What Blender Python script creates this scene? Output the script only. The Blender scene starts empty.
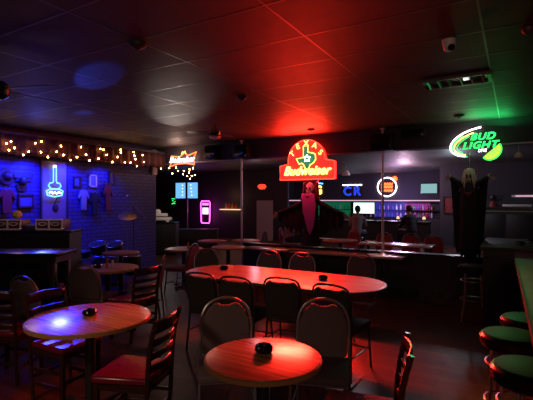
import bpy, bmesh, math, random
from mathutils import Vector, Matrix
R = math.radians
random.seed(7)
C = bpy.context.scene.collection
sc = bpy.context.scene
PI = math.pi
# ---------------------------------------------------------------- camera frame
TH = R(30.6); CX, CY, CH = 7.77, -7.68, 1.68; F = 420.0
ct, st = math.cos(TH), math.sin(TH)
def W(px, D):                       # room position of something seen in column px at distance D
    X = (px - 266.5) / F * D
    return (CX + ct * X - st * D, CY + st * X + ct * D)
def on_y(px, Y):                    # point of the wall y = Y in column px (returns x, distance)
    r = (px - 266.5) / F
    t = (Y - CY) / (st * r + ct)
    return CX + (ct * r - st) * t, t
def on_x(px, X):
    r = (px - 266.5) / F
    t = (X - CX) / (ct * r - st)
    return CY + (st * r + ct) * t, t
def Z(py, D): return CH - (py - 200) * D / F
def DZ(py, z): return (CH - z) * F / (py - 200)
def face(cx, cd):                   # rotation of a thing whose front is +Y, facing (right, away) as seen by the camera
    wx, wy = ct * cx - st * cd, st * cx + ct * cd
    return math.atan2(wy, wx) - PI / 2
# ---------------------------------------------------------------- materials
MATS = {}
def mat(name, col, rough=.5, metal=0, emis=None, es=0, spec=.5, alpha=1, coat=0):
    m = bpy.data.materials.new(name); m.use_nodes = True
    b = m.node_tree.nodes['Principled BSDF']
    b.inputs['Base Color'].default_value = (*col, 1); b.inputs['Roughness'].default_value = rough
    b.inputs['Metallic'].default_value = metal; b.inputs['Specular IOR Level'].default_value = spec
    b.inputs['Coat Weight'].default_value = coat
    if emis: b.inputs['Emission Color'].default_value = (*emis, 1); b.inputs['Emission Strength'].default_value = es
    # a little procedural variation on everything that does not glow
    if not emis:
        nt = m.node_tree; n = nt.nodes.new('ShaderNodeTexNoise'); n.inputs['Scale'].default_value = 9
        tc = nt.nodes.new('ShaderNodeTexCoord'); nt.links.new(tc.outputs['Object'], n.inputs['Vector'])
        mr = nt.nodes.new('ShaderNodeMapRange'); mr.inputs['To Min'].default_value = max(rough - .06, .02); mr.inputs['To Max'].default_value = min(rough + .08, 1)
        nt.links.new(n.outputs['Fac'], mr.inputs['Value']); nt.links.new(mr.outputs['Result'], b.inputs['Roughness'])
    MATS[name] = m
    return m
def glow(name, col, s): return mat(name, (.02, .02, .02), .5, emis=col, es=s)
def nodes(m): return m.node_tree, m.node_tree.nodes['Principled BSDF']
def wood(name, c1, c2, scale=(1.5, 26, 1), rough=.3, rot=0, spec=.5):
    m = mat(name, c1, rough, spec=spec); nt, b = nodes(m)
    tc = nt.nodes.new('ShaderNodeTexCoord'); mp = nt.nodes.new('ShaderNodeMapping')
    mp.inputs['Scale'].default_value = scale; mp.inputs['Rotation'].default_value = (0, 0, rot)
    nt.links.new(tc.outputs['Object'], mp.inputs['Vector'])
    n = nt.nodes.new('ShaderNodeTexNoise'); n.inputs['Scale'].default_value = 1; n.inputs['Detail'].default_value = 4
    nt.links.new(mp.outputs[0], n.inputs['Vector'])
    r = nt.nodes.new('ShaderNodeValToRGB'); r.color_ramp.elements[0].position = .36; r.color_ramp.elements[1].position = .64
    r.color_ramp.elements[0].color = (*c1, 1); r.color_ramp.elements[1].color = (*c2, 1)
    nt.links.new(n.outputs['Fac'], r.inputs[0]); nt.links.new(r.outputs[0], b.inputs['Base Color'])
    return m
def bricky(name, c1, c2, mortar, sx, sy, scale, msize, rough, bump, rot=(0, 0, 0), spec=.5, offset=.5, wall=False, mixf=.5):
    m = mat(name, c1, rough, spec=spec); nt, b = nodes(m)
    tc = nt.nodes.new('ShaderNodeTexCoord'); mp = nt.nodes.new('ShaderNodeMapping'); mp.inputs['Rotation'].default_value = rot
    if wall:
        sp = nt.nodes.new('ShaderNodeSeparateXYZ'); cb = nt.nodes.new('ShaderNodeCombineXYZ')
        nt.links.new(tc.outputs['Object'], sp.inputs[0]); nt.links.new(sp.outputs[1], cb.inputs[0]); nt.links.new(sp.outputs[2], cb.inputs[1]); nt.links.new(cb.outputs[0], mp.inputs['Vector'])
    else: nt.links.new(tc.outputs['Object'], mp.inputs['Vector'])
    br = nt.nodes.new('ShaderNodeTexBrick'); br.offset = offset
    for k, v in (('Color1', c1), ('Color2', c2), ('Mortar', mortar)): br.inputs[k].default_value = (*v, 1)
    br.inputs['Scale'].default_value = scale; br.inputs['Mortar Size'].default_value = msize
    br.inputs['Brick Width'].default_value = sx; br.inputs['Row Height'].default_value = sy
    nt.links.new(mp.outputs[0], br.inputs['Vector'])
    n = nt.nodes.new('ShaderNodeTexNoise'); n.inputs['Scale'].default_value = 3
    mx = nt.nodes.new('ShaderNodeMix'); mx.data_type = 'RGBA'; mx.blend_type = 'MULTIPLY'; mx.inputs[0].default_value = mixf
    nt.links.new(tc.outputs['Object'], n.inputs['Vector'])
    nt.links.new(br.outputs['Color'], mx.inputs[6]); nt.links.new(n.outputs['Color'], mx.inputs[7])
    nt.links.new(mx.outputs[2], b.inputs['Base Color'])
    bp = nt.nodes.new('ShaderNodeBump'); bp.inputs['Strength'].default_value = bump; bp.inputs['Distance'].default_value = .01; bp.invert = True
    nt.links.new(br.outputs['Fac'], bp.inputs['Height']); nt.links.new(bp.outputs[0], b.inputs['Normal'])
    return m
M = dict(
    floor=bricky('floor_planks', (.10, .042, .022), (.042, .018, .010), (.012, .008, .006), 1.3, .13, 1, .004, .45, .25, spec=.3),
    ceil=mat('ceiling_tile', (.05, .043, .042), .6, spec=.3), grid=mat('ceiling_grid', (.13, .10, .10), .4),
    black=mat('black_paint', (.012, .012, .014), .5), blackg=mat('black_gloss', (.012, .012, .014), .22),
    dark=mat('dark_wall_paint', (.035, .033, .045), .7), halfw=mat('half_wall_paint', (.02, .018, .022), .6),
    far=mat('far_wall_paint', (.03, .025, .04), .7), grey=mat('grey_laminate', (.05, .045, .048), .5, spec=.3),
    brick=bricky('blue_lit_brick', (.045, .045, .24), (.035, .035, .19), (.012, .012, .06), .22, .08, 1, .009, .6, .6, wall=True),  # blue of the stage light is put into the brick colour too
    twood=wood('table_wood_stripes', (.22, .085, .03), (.60, .30, .13), (1.2, 46, 1), .22, R(35)),
    twood2=wood('table_wood_streaks', (.20, .08, .035), (.46, .23, .11), (1.2, 40, 1), .22, R(-32)),
    lam=wood('pale_laminate', (.36, .21, .15), (.44, .28, .21), (2, 14, 1), .22),
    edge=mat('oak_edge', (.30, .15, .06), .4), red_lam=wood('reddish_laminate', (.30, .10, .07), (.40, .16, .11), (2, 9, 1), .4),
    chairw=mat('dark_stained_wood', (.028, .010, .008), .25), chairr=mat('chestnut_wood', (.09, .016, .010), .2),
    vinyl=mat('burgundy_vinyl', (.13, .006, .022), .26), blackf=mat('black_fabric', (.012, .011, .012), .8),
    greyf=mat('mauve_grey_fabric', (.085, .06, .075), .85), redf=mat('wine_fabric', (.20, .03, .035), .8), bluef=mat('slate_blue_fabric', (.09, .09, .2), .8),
    frame=mat('grey_steel_frame', (.22, .21, .25), .35, .6), blackfr=mat('black_steel_frame', (.02, .02, .022), .35, .3),
    chrome=mat('chrome', (.85, .85, .86), .28, 1), green=mat('green_vinyl', (.003, .34, .10), .45, spec=.12), maroon=mat('maroon_band', (.05, .01, .02), .25),
    white=mat('white_plastic', (.75, .74, .72), .4), ash=mat('black_melamine', (.006, .006, .007), .12),
    maroonf=mat('maroon_curtain', (.06, .009, .008), .8), bone=mat('bone', (.42, .36, .26), .7), hair=mat('straw_hair', (.55, .47, .30), .8),
    cloth=mat('black_gauze', (.012, .011, .013), .9), purple=mat('purple_cloth', (.5, .10, .36), .8), redc=mat('red_cloth', (.16, .01, .015), .7),
    skin=mat('skin', (.35, .2, .15), .6), shirtg=mat('grey_shirt', (.22, .2, .22), .8), shirtd=mat('dark_shirt', (.02, .02, .03), .8), jeans=mat('dark_jeans', (.02, .025, .05), .8),
    brown=mat('dark_brown_hair', (.02, .012, .01), .6), case=mat('cream_case', (.75, .70, .66), .5), casep=mat('case_panel', (.11, .03, .05), .4),
    yellow=mat('yellow_plastic', (.75, .55, .08), .5), picture=mat('pale_print', (.22, .22, .26), .5), poster=mat('pink_grey_banner', (.20, .13, .15), .6),
    screenb=glow('blue_screen', (.12, .35, .85), 1.6), screenw=glow('pale_green_screen', (.6, .95, .8), 2.2), screenc=glow('cyan_screen', (.35, .75, .75), .6),
    bulb=glow('warm_bulb', (1, .46, .14), 44), ngold=glow('neon_gold', (1, .50, .16), 8), norange=glow('neon_orange', (1, .14, .03), 4),
    nred=glow('neon_red', (1, .03, .015), 5), nyel=glow('neon_yellow', (1, .55, .10), 5), nwhite=glow('neon_white', (1, .85, .9), 7),
    ngreen=glow('neon_green', (.03, 1, .16), 2.2), nlime=glow('neon_lime', (.35, 1, .03), 2.2), nblue=glow('neon_blue', (.02, .07, 1), 1.8), nice=glow('neon_ice_blue', (.10, .42, 1), 4),
    npink=glow('neon_pink', (1, .10, .75), 4), ledpink=glow('led_pink', (1, .60, .78), .8), redface=glow('red_lit_panel', (1, .006, .004), 5.5), greenface=glow('green_lit_panel', (.02, .30, .10), .8),
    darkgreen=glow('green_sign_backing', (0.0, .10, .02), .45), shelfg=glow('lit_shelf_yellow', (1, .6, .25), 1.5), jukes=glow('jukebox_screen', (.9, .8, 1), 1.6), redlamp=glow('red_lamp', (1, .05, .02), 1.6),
    barblue=glow('blue_backlight', (.10, .08, .9), .3), bargreen=glow('green_backlight', (.0, .6, .25), .16), pale=mat('pale_door_paint', (.42, .36, .40), .6),
)
MATS['satin'] = mat('satin_steel', (.62, .62, .66), .38, .6)
BOT = [mat('bottle_%s' % n, c, .12, spec=.8) for n, c in (('amber', (.5, .2, .04)), ('green', (.05, .35, .12)), ('clear', (.6, .65, .8)), ('blue', (.08, .15, .7)), ('red', (.5, .04, .05)), ('violet', (.35, .15, .6)))]
# ---------------------------------------------------------------- mesh helpers
class MB:
    def __init__(s): s.b = bmesh.new()
    def _x(s, vs, loc, rot):
        m = Matrix.Translation(loc) @ (rot if isinstance(rot, Matrix) else Matrix.Rotation(rot[2], 4, 'Z') @ Matrix.Rotation(rot[1], 4, 'Y') @ Matrix.Rotation(rot[0], 4, 'X'))
        bmesh.ops.transform(s.b, matrix=m, verts=vs)
    def box(s, c, d, rot=(0, 0, 0), bev=0):
        r = bmesh.ops.create_cube(s.b, size=1); vs = r['verts']
        bmesh.ops.scale(s.b, vec=d, verts=vs)
        if bev:
            es = list({e for v in vs for e in v.link_edges})
            o = bmesh.ops.bevel(s.b, geom=es, offset=bev, segments=2, profile=.5, affect='EDGES')
            vs = list({v for f in o['faces'] for v in f.verts} | {v for v in vs if v.is_valid})
        s._x(vs, c, rot); return s
    def cyl(s, c, r, h, seg=24, r2=None, rot=(0, 0, 0), bev=0):
        o = bmesh.ops.create_cone(s.b, cap_ends=True, segments=seg, radius1=r, radius2=r if r2 is None else r2, depth=h); vs = o['verts']
        if bev:
            es = [e for e in {e for v in vs for e in v.link_edges} if abs(e.verts[0].co.z - e.verts[1].co.z) < 1e-6]
            k = bmesh.ops.bevel(s.b, geom=es, offset=bev, segments=3, profile=.5, affect='EDGES')
            vs = list({v for f in k['faces'] for v in f.verts} | {v for v in vs if v.is_valid})
        s._x(vs, c, rot); return s
    def sph(s, c, r, sc_=(1, 1, 1), seg=14, rot=(0, 0, 0)):
        vs = bmesh.ops.create_uvsphere(s.b, u_segments=seg, v_segments=max(6, seg // 2), radius=r)['verts']
        bmesh.ops.scale(s.b, vec=sc_, verts=vs); s._x(vs, c, rot); return s
    def lathe(s, prof, c=(0, 0, 0), seg=28, lob=None):
        rings = []
        for r, z in prof:
            rings.append([s.b.verts.new((c[0] + (r * (lob(a, r, z) if lob else 1)) * math.cos(a), c[1] + (r * (lob(a, r, z) if lob else 1)) * math.sin(a), c[2] + z)) for a in [2 * PI * k / seg for k in range(seg)]])
        for a, b in zip(rings, rings[1:]):
            for k in range(seg): s.b.faces.new((a[k], a[(k + 1) % seg], b[(k + 1) % seg], b[k]))
        s.b.faces.new(list(reversed(rings[0]))); s.b.faces.new(rings[-1]); return s
    def tube(s, pts, r, seg=8, closed=False, smooth=0, rad=None):
        P = [Vector(p) for p in pts]
        if smooth:
            Q = []; n = len(P)
            rng = range(n if closed else n - 1)
            for i in rng:
                p0, p1, p2, p3 = (P[(i + k) % n] if closed else P[min(max(i + k, 0), n - 1)] for k in (-1, 0, 1, 2))
                for j in range(smooth):
                    t = j / smooth
                    Q.append(.5 * ((2 * p1) + (-p0 + p2) * t + (2 * p0 - 5 * p1 + 4 * p2 - p3) * t * t + (-p0 + 3 * p1 - 3 * p2 + p3) * t ** 3))
            if not closed: Q.append(P[-1])
            P = Q
        n = len(P); rings = []; up = None
        for i in range(n):
            a = P[(i - 1) % n] if (closed or i) else P[0]; b = P[(i + 1) % n] if (closed or i < n - 1) else P[-1]
            t = (b - a)
            if t.length < 1e-9: t = Vector((0, 0, 1))
            t.normalize()
            if up is None: up = Vector((0, 0, 1)) if abs(t.z) < .9 else Vector((1, 0, 0))
            x = up - t * up.dot(t)
            if x.length < 1e-4: x = t.orthogonal()
            x.normalize(); up = x; y = t.cross(x)
            rr = rad[i * (len(rad) - 1) // max(n - 1, 1)] if rad else r
            rings.append([s.b.verts.new(P[i] + (x * math.cos(2 * PI * k / seg) + y * math.sin(2 * PI * k / seg)) * rr) for k in range(seg)])
        prs = list(zip(rings, rings[1:])) + ([(rings[-1], rings[0])] if closed else [])
        for a, b in prs:
            for k in range(seg): s.b.faces.new((a[k], a[(k + 1) % seg], b[(k + 1) % seg], b[k]))
        if not closed: s.b.faces.new(list(reversed(rings[0]))); s.b.faces.new(rings[-1])
        return s
    def prism(s, pts, y0, y1):       # outline in x,z extruded along y
        a = [s.b.verts.new((x, y0, z)) for x, z in pts]; b = [s.b.verts.new((x, y1, z)) for x, z in pts]
        s.b.faces.new(a); s.b.faces.new(list(reversed(b))); n = len(pts)
        for k in range(n): s.b.faces.new((a[k], b[k], b[(k + 1) % n], a[(k + 1) % n]))
        return s
    def grid(s, fn, nu, nv):
        v = [[s.b.verts.new(fn(i / nu, j / nv)) for i in range(nu + 1)] for j in range(nv + 1)]
        for j in range(nv):
            for i in range(nu): s.b.faces.new((v[j][i], v[j][i + 1], v[j + 1][i + 1], v[j + 1][i]))
        return s
    def build(s, name, m, parent=None, loc=(0, 0, 0), rz=0, smooth=True, bev=0, sub=0, solid=0):
        bmesh.ops.recalc_face_normals(s.b, faces=s.b.faces)
        me = bpy.data.meshes.new(name); s.b.to_mesh(me); s.b.free()
        if smooth:
            me.shade_smooth()
            try: me.set_sharp_from_angle(angle=R(40))
            except Exception: pass
        for k in (m if isinstance(m, (list, tuple)) else [m]): me.materials.append(k)
        o = bpy.data.objects.new(name, me); C.objects.link(o); o.location = loc; o.rotation_euler = (0, 0, rz)
        if parent: o.parent = parent
        if solid: k = o.modifiers.new('s', 'SOLIDIFY'); k.thickness = solid; k.offset = 0
        if bev: k = o.modifiers.new('b', 'BEVEL'); k.width = bev; k.segments = 2; k.limit_method = 'ANGLE'
        if sub: k = o.modifiers.new('u', 'SUBSURF'); k.levels = k.render_levels = sub
        return o
def tag(o, label, cat, group=None, kind=None):
    o['label'] = label; o['category'] = cat
    if group: o['group'] = group
    if kind: o['kind'] = kind
    return o
def thing(name, label, cat, loc=(0, 0, 0), rz=0, group=None):
    o = bpy.data.objects.new(name, None); C.objects.link(o); o.empty_display_size = .1
    o.location = loc; o.rotation_euler = (0, 0, rz)
    return tag(o, label, cat, group)
def struct(name, mb, m, **k):
    o = mb.build(name, m, smooth=False, **k); o['kind'] = 'structure'; return o
KIDS = {}
def children(o): return [c for c in bpy.data.objects if c.parent == o]
def dup(src, label, loc, rz, group=None, swap=None):
    c = src.copy(); C.objects.link(c); c.location = loc; c.rotation_euler = (0, 0, rz); c['label'] = label
    if group: c['group'] = group
    def rec(a, b):
        for ch in children(a):
            d = ch.copy(); C.objects.link(d); d.parent = b
            if swap and ch.data and ch.data.materials[0] in swap:
                d.data = ch.data.copy(); d.data.materials[0] = swap[ch.data.materials[0]]
            rec(ch, d)
    rec(src, c); return c
def text_mesh(name, body, size, m, parent, loc, rz=0, outline=0, extrude=.004, shear=0, align='CENTER', spacing=1, tilt=0, sx=1):
    cu = bpy.data.curves.new(name, 'FONT'); cu.body = body; cu.size = size; cu.align_x = align; cu.align_y = 'CENTER'
    cu.shear = shear; cu.space_character = spacing; cu.resolution_u = 3
    if outline: cu.fill_mode = 'NONE' if False else 'FRONT'; cu.extrude = 0
    cu.extrude = extrude
    t = bpy.data.objects.new(name + '_tmp', cu); C.objects.link(t)
    if outline:
        cu.extrude = 0
    dg = bpy.context.evaluated_depsgraph_get(); dg.update()
    me = bpy.data.meshes.new_from_object(t.evaluated_get(dg)); bpy.data.objects.remove(t)
    if outline:                       # neon tube following the outline of the letters
        b = bmesh.new(); b.from_mesh(me); bmesh.ops.remove_doubles(b, verts=b.verts, dist=1e-5)
        es = [e for e in b.edges if len(e.link_faces) == 1]
        loops = []; left = set(es)
        while left:
            e = left.pop(); a, c = e.verts; loop = [a, c]
            while loop[-1] is not loop[0]:
                nx = [k for k in loop[-1].link_edges if k in left]
                if not nx: break
                left.discard(nx[0]); loop.append(nx[0].other_vert(loop[-1]))
            loops.append([v.co.copy() for v in (loop[:-1] if loop[-1] is loop[0] else loop)])
        b.free(); mb = MB()
        for l in loops:
            if len(l) > 2: mb.tube([(p.x, p.y, 0) for p in l], outline, 5, closed=True)
        me = bpy.data.meshes.new(name); mb.b.to_mesh(me); mb.b.free()
    me.name = name; me.materials.clear(); me.materials.append(m)
    me.transform(Matrix.Translation(loc) @ Matrix.Rotation(tilt, 4, 'Y') @ Matrix.Rotation(R(90), 4, 'X') @ Matrix.Diagonal((sx, 1, 1, 1)))
    o = bpy.data.objects.new(name, me); C.objects.link(o); o.parent = parent
    return o
# ================================================================= SETTING
H = 2.976
struct('floor', MB().box((1.5, 0, -.05), (20, 26.2, .1)), M['floor'])
struct('ceiling', MB().box((1.5, 0, H + .05), (20, 26.2, .1)), M['ceil'])
g = MB()
x = -8.3
while x < 11.3: g.box((x, 0, H + .0008), (.014, 26, .004)); x += 1.22
y = -12.6
while y < 12.9: g.box((1.5, y, H + .0008), (19.8, .014, .0044)); y += .61
struct('trim_1', g, M['grid'])
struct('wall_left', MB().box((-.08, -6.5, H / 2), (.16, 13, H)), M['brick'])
struct('wall_right', MB().box((11.42, 0, H / 2), (.16, 26, H)), M['dark'])
struct('wall_behind', MB().box((5.6, -13.05, H / 2), (11.6, .1, H)), M['dark'])
struct('wall_front_header', MB().box((5.6, .06, (2.56 + H) / 2), (11.5, .12, H - 2.56)), M['dark'])
struct('wall_front_half', MB().box((6.98, .06, .36), (8.76, .12, .72)), M['halfw'])
struct('trim_2', MB().box((6.98, .04, .735), (8.78, .22, .03), bev=.006), M['blackg'])
struct('baseboard_front', MB().box((6.98, -.012, .05), (8.76, .018, .1), bev=.004), M['chairw'])
struct('trim_3', MB().box((.03, -.09, 2.62), (.05, .16, .62)), M['pale'])
struct('trim_4', MB().box((5.6, -.012, 2.57), (11.4, .03, .025)), M['frame'])
struct('wall_far', MB().box((4.5, 12.66, H / 2), (14, .12, H)), M['far'])
struct('wall_far_left', MB().box((-4.3, 7.46, H / 2), (8.3, .12, H)), M['far'])
struct('wall_far_right', MB().box((8.4, 9.06, H / 2), (6.0, .12, H)), M['dark'])
struct('wall_side_left', MB().box((-8.42, 3.7, H / 2), (.12, 7.6, H)), M['far'])
struct('wall_side_right', MB().box((5.42, 10.8, H / 2), (.1, 3.5, H)), M['dark'])
# maroon valance over the stage
v = MB()
def val(u, w):
    yy = -5.6 + u * 5.55
    return (.36 + .018 * math.sin(u * 170), yy, 2.80 - w * (.34 + .012 * math.sin(u * 60)))
v.grid(val, 340, 3)
vo = v.build('stage_valance', M['maroonf'], solid=.008)
tag(vo, 'pleated maroon valance running above the blue stage wall', 'curtain')
struct('trim_5', MB().box((.175, -2.85, 2.83), (.35, 5.6, .05)), M['dark'])
# ================================================================= CHAIRS
def ladder_chair(label, loc, rz, wm=M['chairw']):
    t = thing('ladder_back_chair', label, 'chair', loc, rz, 'wooden ladder back chairs')
    for s in (-1, 1):
        m = MB(); m.tube([(s * .185, -.16, 0), (s * .188, -.185, .25), (s * .19, -.195, .46), (s * .192, -.215, .7), (s * .194, -.262, .885)], .017, 6, smooth=3)
        m.build('back_post', wm, t)
        m = MB(); m.box((s * .18, .185, .22), (.036, .036, .44), bev=.006); m.build('leg', wm, t)
    for k, z in enumerate((.545, .635, .725, .83)):
        yc = -.19 - max(0, (z - .46)) ** 1.6 * .26
        hh = .045 if k < 3 else .075
        m = MB(); m.grid(lambda u, w: ((u - .5) * .375, yc - .03 * math.cos((u - .5) * PI) + .0, z + (w - .5) * hh + (.012 * math.cos((u - .5) * PI) if k == 3 and w > .5 else 0)), 10, 3)
        m.build('slat', wm, t, solid=.015)
    m = MB()
    for s in (-1, 1): m.box((s * .18, 0, .415), (.022, .36, .05), bev=.004)
    m.box((0, .185, .415), (.35, .022, .05), bev=.004); m.box((0, -.185, .415), (.35, .022, .05), bev=.004)
    m.build('seat_rail', wm, t)
    m = MB()
    m.prism([(-.2 + .02 * (abs(a) > 1), 0) for a in ()] or [(-.19, -.19), (.19, -.19), (.218, .2), (.19, .225), (-.19, .225), (-.218, .2)], .44, .49)
    for vv in m.b.verts: vv.co = Vector((vv.co.x, vv.co.z, vv.co.y))
    m.build('seat', M['vinyl'], t, bev=.016)
    m = MB(); m.box((0, .185, .20), (.34, .018, .03)); m.box((0, -.175, .2), (.34, .018, .03))
    for s in (-1, 1): m.box((s * .182, 0, .15), (.018, .35, .03)); m.box((s * .182, 0, .27), (.018, .35, .025))
    m.build('stretcher', wm, t)
    return t
def banquet(label, loc, rz, fab, fr, arch=True, group=None):
    t = thing('banquet_chair', label, 'chair', loc, rz, group)
    w = .2
    def by(z): return -.2 - max(0, z - .46) * .18
    if arch: out = [(-w, .48), (-w, .62), (-w * .98, .74), (-w * .78, .835), (-w * .42, .885), (0, .90), (w * .42, .885), (w * .78, .835), (w * .98, .74), (w, .62), (w, .48)]
    else: out = [(-w * .92, .48), (-w * .97, .62), (-w, .75), (-w * .93, .83), (-w * .68, .873), (0, .885), (w * .68, .873), (w * .93, .83), (w, .75), (w * .97, .62), (w * .92, .48)]
    pts = [(-w, -.25, .0)] + [(x_, by(z_), z_) for x_, z_ in out] + [(w, -.25, .0)]
    MB().tube(pts, .0115, 8, smooth=4).build('back_frame', fr, t)
    if arch: cs = [(-w * .93, .5), (-w * .93, .72), (-w * .76, .80), (-w * .5, .855), (-w * .35, .862), (-w * .15, .845), (w * .15, .845), (w * .35, .862), (w * .5, .855), (w * .76, .80), (w * .93, .72), (w * .93, .5), (w * .8, .475), (-w * .8, .475)]
    else: cs = [(-w * .88, .5), (-w * .93, .76), (-w * .85, .825), (-w * .65, .855), (-w * .5, .838), (w * .5, .838), (w * .65, .855), (w * .85, .825), (w * .93, .76), (w * .88, .5), (w * .8, .475), (-w * .8, .475)]
    m = MB(); m.prism(cs, -.022, .022)
    for vv in m.b.verts: vv.co.y += by(vv.co.z)
    m.build('backrest', fab, t, bev=.01)
    m = MB(); m.box((0, .01, .455), (.41, .42, .06), bev=.022); m.build('seat', fab, t)
    m = MB()
    m.tube([(-.19, .19, .42), (-.19, -.2, .42), (.19, -.2, .42), (.19, .19, .42)], .01, 6, closed=True); m.build('seat_frame', fr, t)
    for s in (-1, 1):
        MB().tube([(s * .19, .17, .42), (s * .2, .215, 0)], .011, 7).build('leg', fr, t)
    m = MB(); m.tube([(-.194, .19, .2), (.194, .19, .2)], .007, 6)
    for s in (-1, 1): m.tube([(s * .2, -.235, .22), (s * .195, .195, .22)], .007, 6)
    m.build('stretcher', fr, t)
    return t
def put(px, D): x, y = W(px, D); return (x, y, 0)
def cc(X, D): return (CX + ct * X - st * D, CY + st * X + ct * D, 0)
lc = ladder_chair('dark ladder back chair with burgundy seat, right side of the larger round wood table', cc(-.94, 3.0), face(-.97, .2))
ladder = lambda label, loc, rz, **k: dup(lc, label, loc, rz, **k)
ladder('dark ladder back chair behind the larger round wood table, seat lit blue', cc(-1.73, 3.62), face(.9, -.42))
ladder('black ladder back chair cut off by the left edge, blue glint on its seat', cc(-2.42, 3.98), face(.1, 1))
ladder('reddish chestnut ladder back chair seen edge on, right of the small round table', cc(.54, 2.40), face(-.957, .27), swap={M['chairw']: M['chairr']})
ladder('dark ladder back chair beside the reddish round table in the left middle distance', cc(-1.63, 5.15), face(-.85, .5))
ladder('dark ladder back chair at the far round table below the drum kit', cc(-3.3, 7.4), face(.95, -.3))
bg = banquet('mauve grey banquet chair with steel arch, right behind the small round front table', cc(.39, 3.04), face(-.22, -1), M['greyf'], M['frame'], True, 'grey arch backed banquet chairs')
def arch(label, loc, rz, fab=None):
    return dup(bg, label, loc, rz, 'grey arch backed banquet chairs', {M['greyf']: fab} if fab else None)
arch('mauve grey banquet chair tucked against the left side of the small round front table', cc(-.29, 3.08), face(.12, -1))
arch('grey arch banquet chair facing away in front of the reddish round table, leftward', cc(-2.16, 5.32), face(.15, 1))
arch('grey arch banquet chair turned sideways, behind the seat lit blue ladder chair', cc(-2.40, 4.55), face(.35, .9))
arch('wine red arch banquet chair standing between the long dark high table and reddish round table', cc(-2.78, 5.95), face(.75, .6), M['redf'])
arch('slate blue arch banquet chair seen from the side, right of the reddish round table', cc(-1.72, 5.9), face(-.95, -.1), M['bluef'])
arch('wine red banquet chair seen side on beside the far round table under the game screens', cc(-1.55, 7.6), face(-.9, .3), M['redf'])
arch('grey arch banquet chair standing at the left end of the long oval table', cc(-.85, 6.45), face(.4, -.9))
G2 = 'grey arch backed banquet chairs'
arch('grey arch banquet chair behind the long oval table, nearest to its ashtray', cc(.42, 5.95), face(-.4, -.9))
arch('grey arch banquet chair behind the long oval table, left of the ashtray chair', cc(.40 - .46, 6.22), face(-.4, -.9))
arch('grey arch banquet chair behind the long oval table at its right end', cc(1.26, 5.86), face(-.45, -.9))
bb = banquet('black square backed banquet chair in front of the long oval table, leftmost of four', cc(-.60, 4.82), face(.45, .86), M['blackf'], M['blackfr'], False, 'black square backed banquet chairs')
def sq(label, loc, rz): return dup(bb, label, loc, rz, 'black square backed banquet chairs')
sq('black square backed banquet chair in front of the oval table, second from the left', cc(-.20, 4.58), face(.45, .86))
sq('black square backed banquet chair in front of the oval table, third from the left', cc(.26, 4.53), face(.4, .9))
sq('black square backed banquet chair in front of the oval table, rightmost of four', cc(.76, 4.16), face(.6, .8))
sq('black square backed banquet chair beyond the oval table, against the low wall ledge', cc(.62, 6.9), face(.5, .86))
# ================================================================= TABLES
def round_table(label, loc, r, topm, h=.75, edge=M['edge'], group='round pedestal tables'):
    t = thing('round_table', label, 'table', loc, 0, group)
    MB().cyl((0, 0, h - .015), r, .03, 64, bev=.004).build('tabletop', topm, t)
    m = MB(); m.lathe([(r - .002, h - .032), (r + .006, h - .03), (r + .006, h - .005), (r - .002, h - .003)], seg=64); m.build('edge_band', edge, t)
    MB().cyl((0, 0, h / 2), .038, h - .06, 20).build('pedestal', M['black'], t)
    m = MB(); m.box((0, 0, .03), (r * 1.3, .06, .035), bev=.01); m.box((0, 0, .03), (.06, r * 1.3, .035), bev=.01); m.cyl((0, 0, .05), .07, .05, 20, .04); m.build('base', M['black'], t)
    m = MB(); m.box((0, 0, h - .04), (r * .9, .05, .02)); m.box((0, 0, h - .04), (.05, r * .9, .02)); m.build('top_bracket', M['black'], t)
    return t
T1 = cc(-.02, 2.50); T2 = cc(-1.405, 3.35)
round_table('small round striped wood table in the front centre, right half glowing red', T1, .342, M['twood2'])
round_table('larger round striped wood table at the left with a blue glare on its top', T2, .46, M['twood'])
T3 = cc((108 - 266.5) / F * 5.8, 5.8)
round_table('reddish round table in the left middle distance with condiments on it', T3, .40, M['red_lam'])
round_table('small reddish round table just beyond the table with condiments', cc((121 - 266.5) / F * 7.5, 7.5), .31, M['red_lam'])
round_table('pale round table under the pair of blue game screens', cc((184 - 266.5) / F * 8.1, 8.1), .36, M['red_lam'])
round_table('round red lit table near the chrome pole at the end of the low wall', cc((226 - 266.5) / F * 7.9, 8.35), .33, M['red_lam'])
# long oval table
LT = cc(.145, 5.13)
t = thing('oval_table', 'long oval table in the centre, red glow in the middle, pink right end', 'table', LT, R(0))
def stadium(L, Wd, n=14):
    r = Wd / 2; a = L / 2 - r * .95
    return [(a + r * .95 * math.cos(th), r * math.sin(th)) for th in [(-PI / 2) + PI * k / n for k in range(n + 1)]] + [(-a + r * .95 * math.cos(th), r * math.sin(th)) for th in [(PI / 2) + PI * k / n for k in range(n + 1)]]
def flat(m):
    for vv in m.b.verts: vv.co = Vector((vv.co.x, vv.co.z, vv.co.y))
    return m
flat(MB().prism(stadium(2.58, 1.0), .722, .75)).build('tabletop', M['lam'], t, bev=.004)
flat(MB().prism(stadium(2.60, 1.02), .716, .746)).build('edge_band', M['grey'], t)
for s in (-1, 1):
    for q in (-1, 1):
        MB().tube([(s * .78, q * .3, .715), (s * .84, q * .33, .3), (s * .84, q * .34, 0)], .014, 7).build('leg', M['frame'], t)
    MB().tube([(s * .84, -.33, .18), (s * .84, .33, .18)], .01, 6).build('brace', M['frame'], t)
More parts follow.
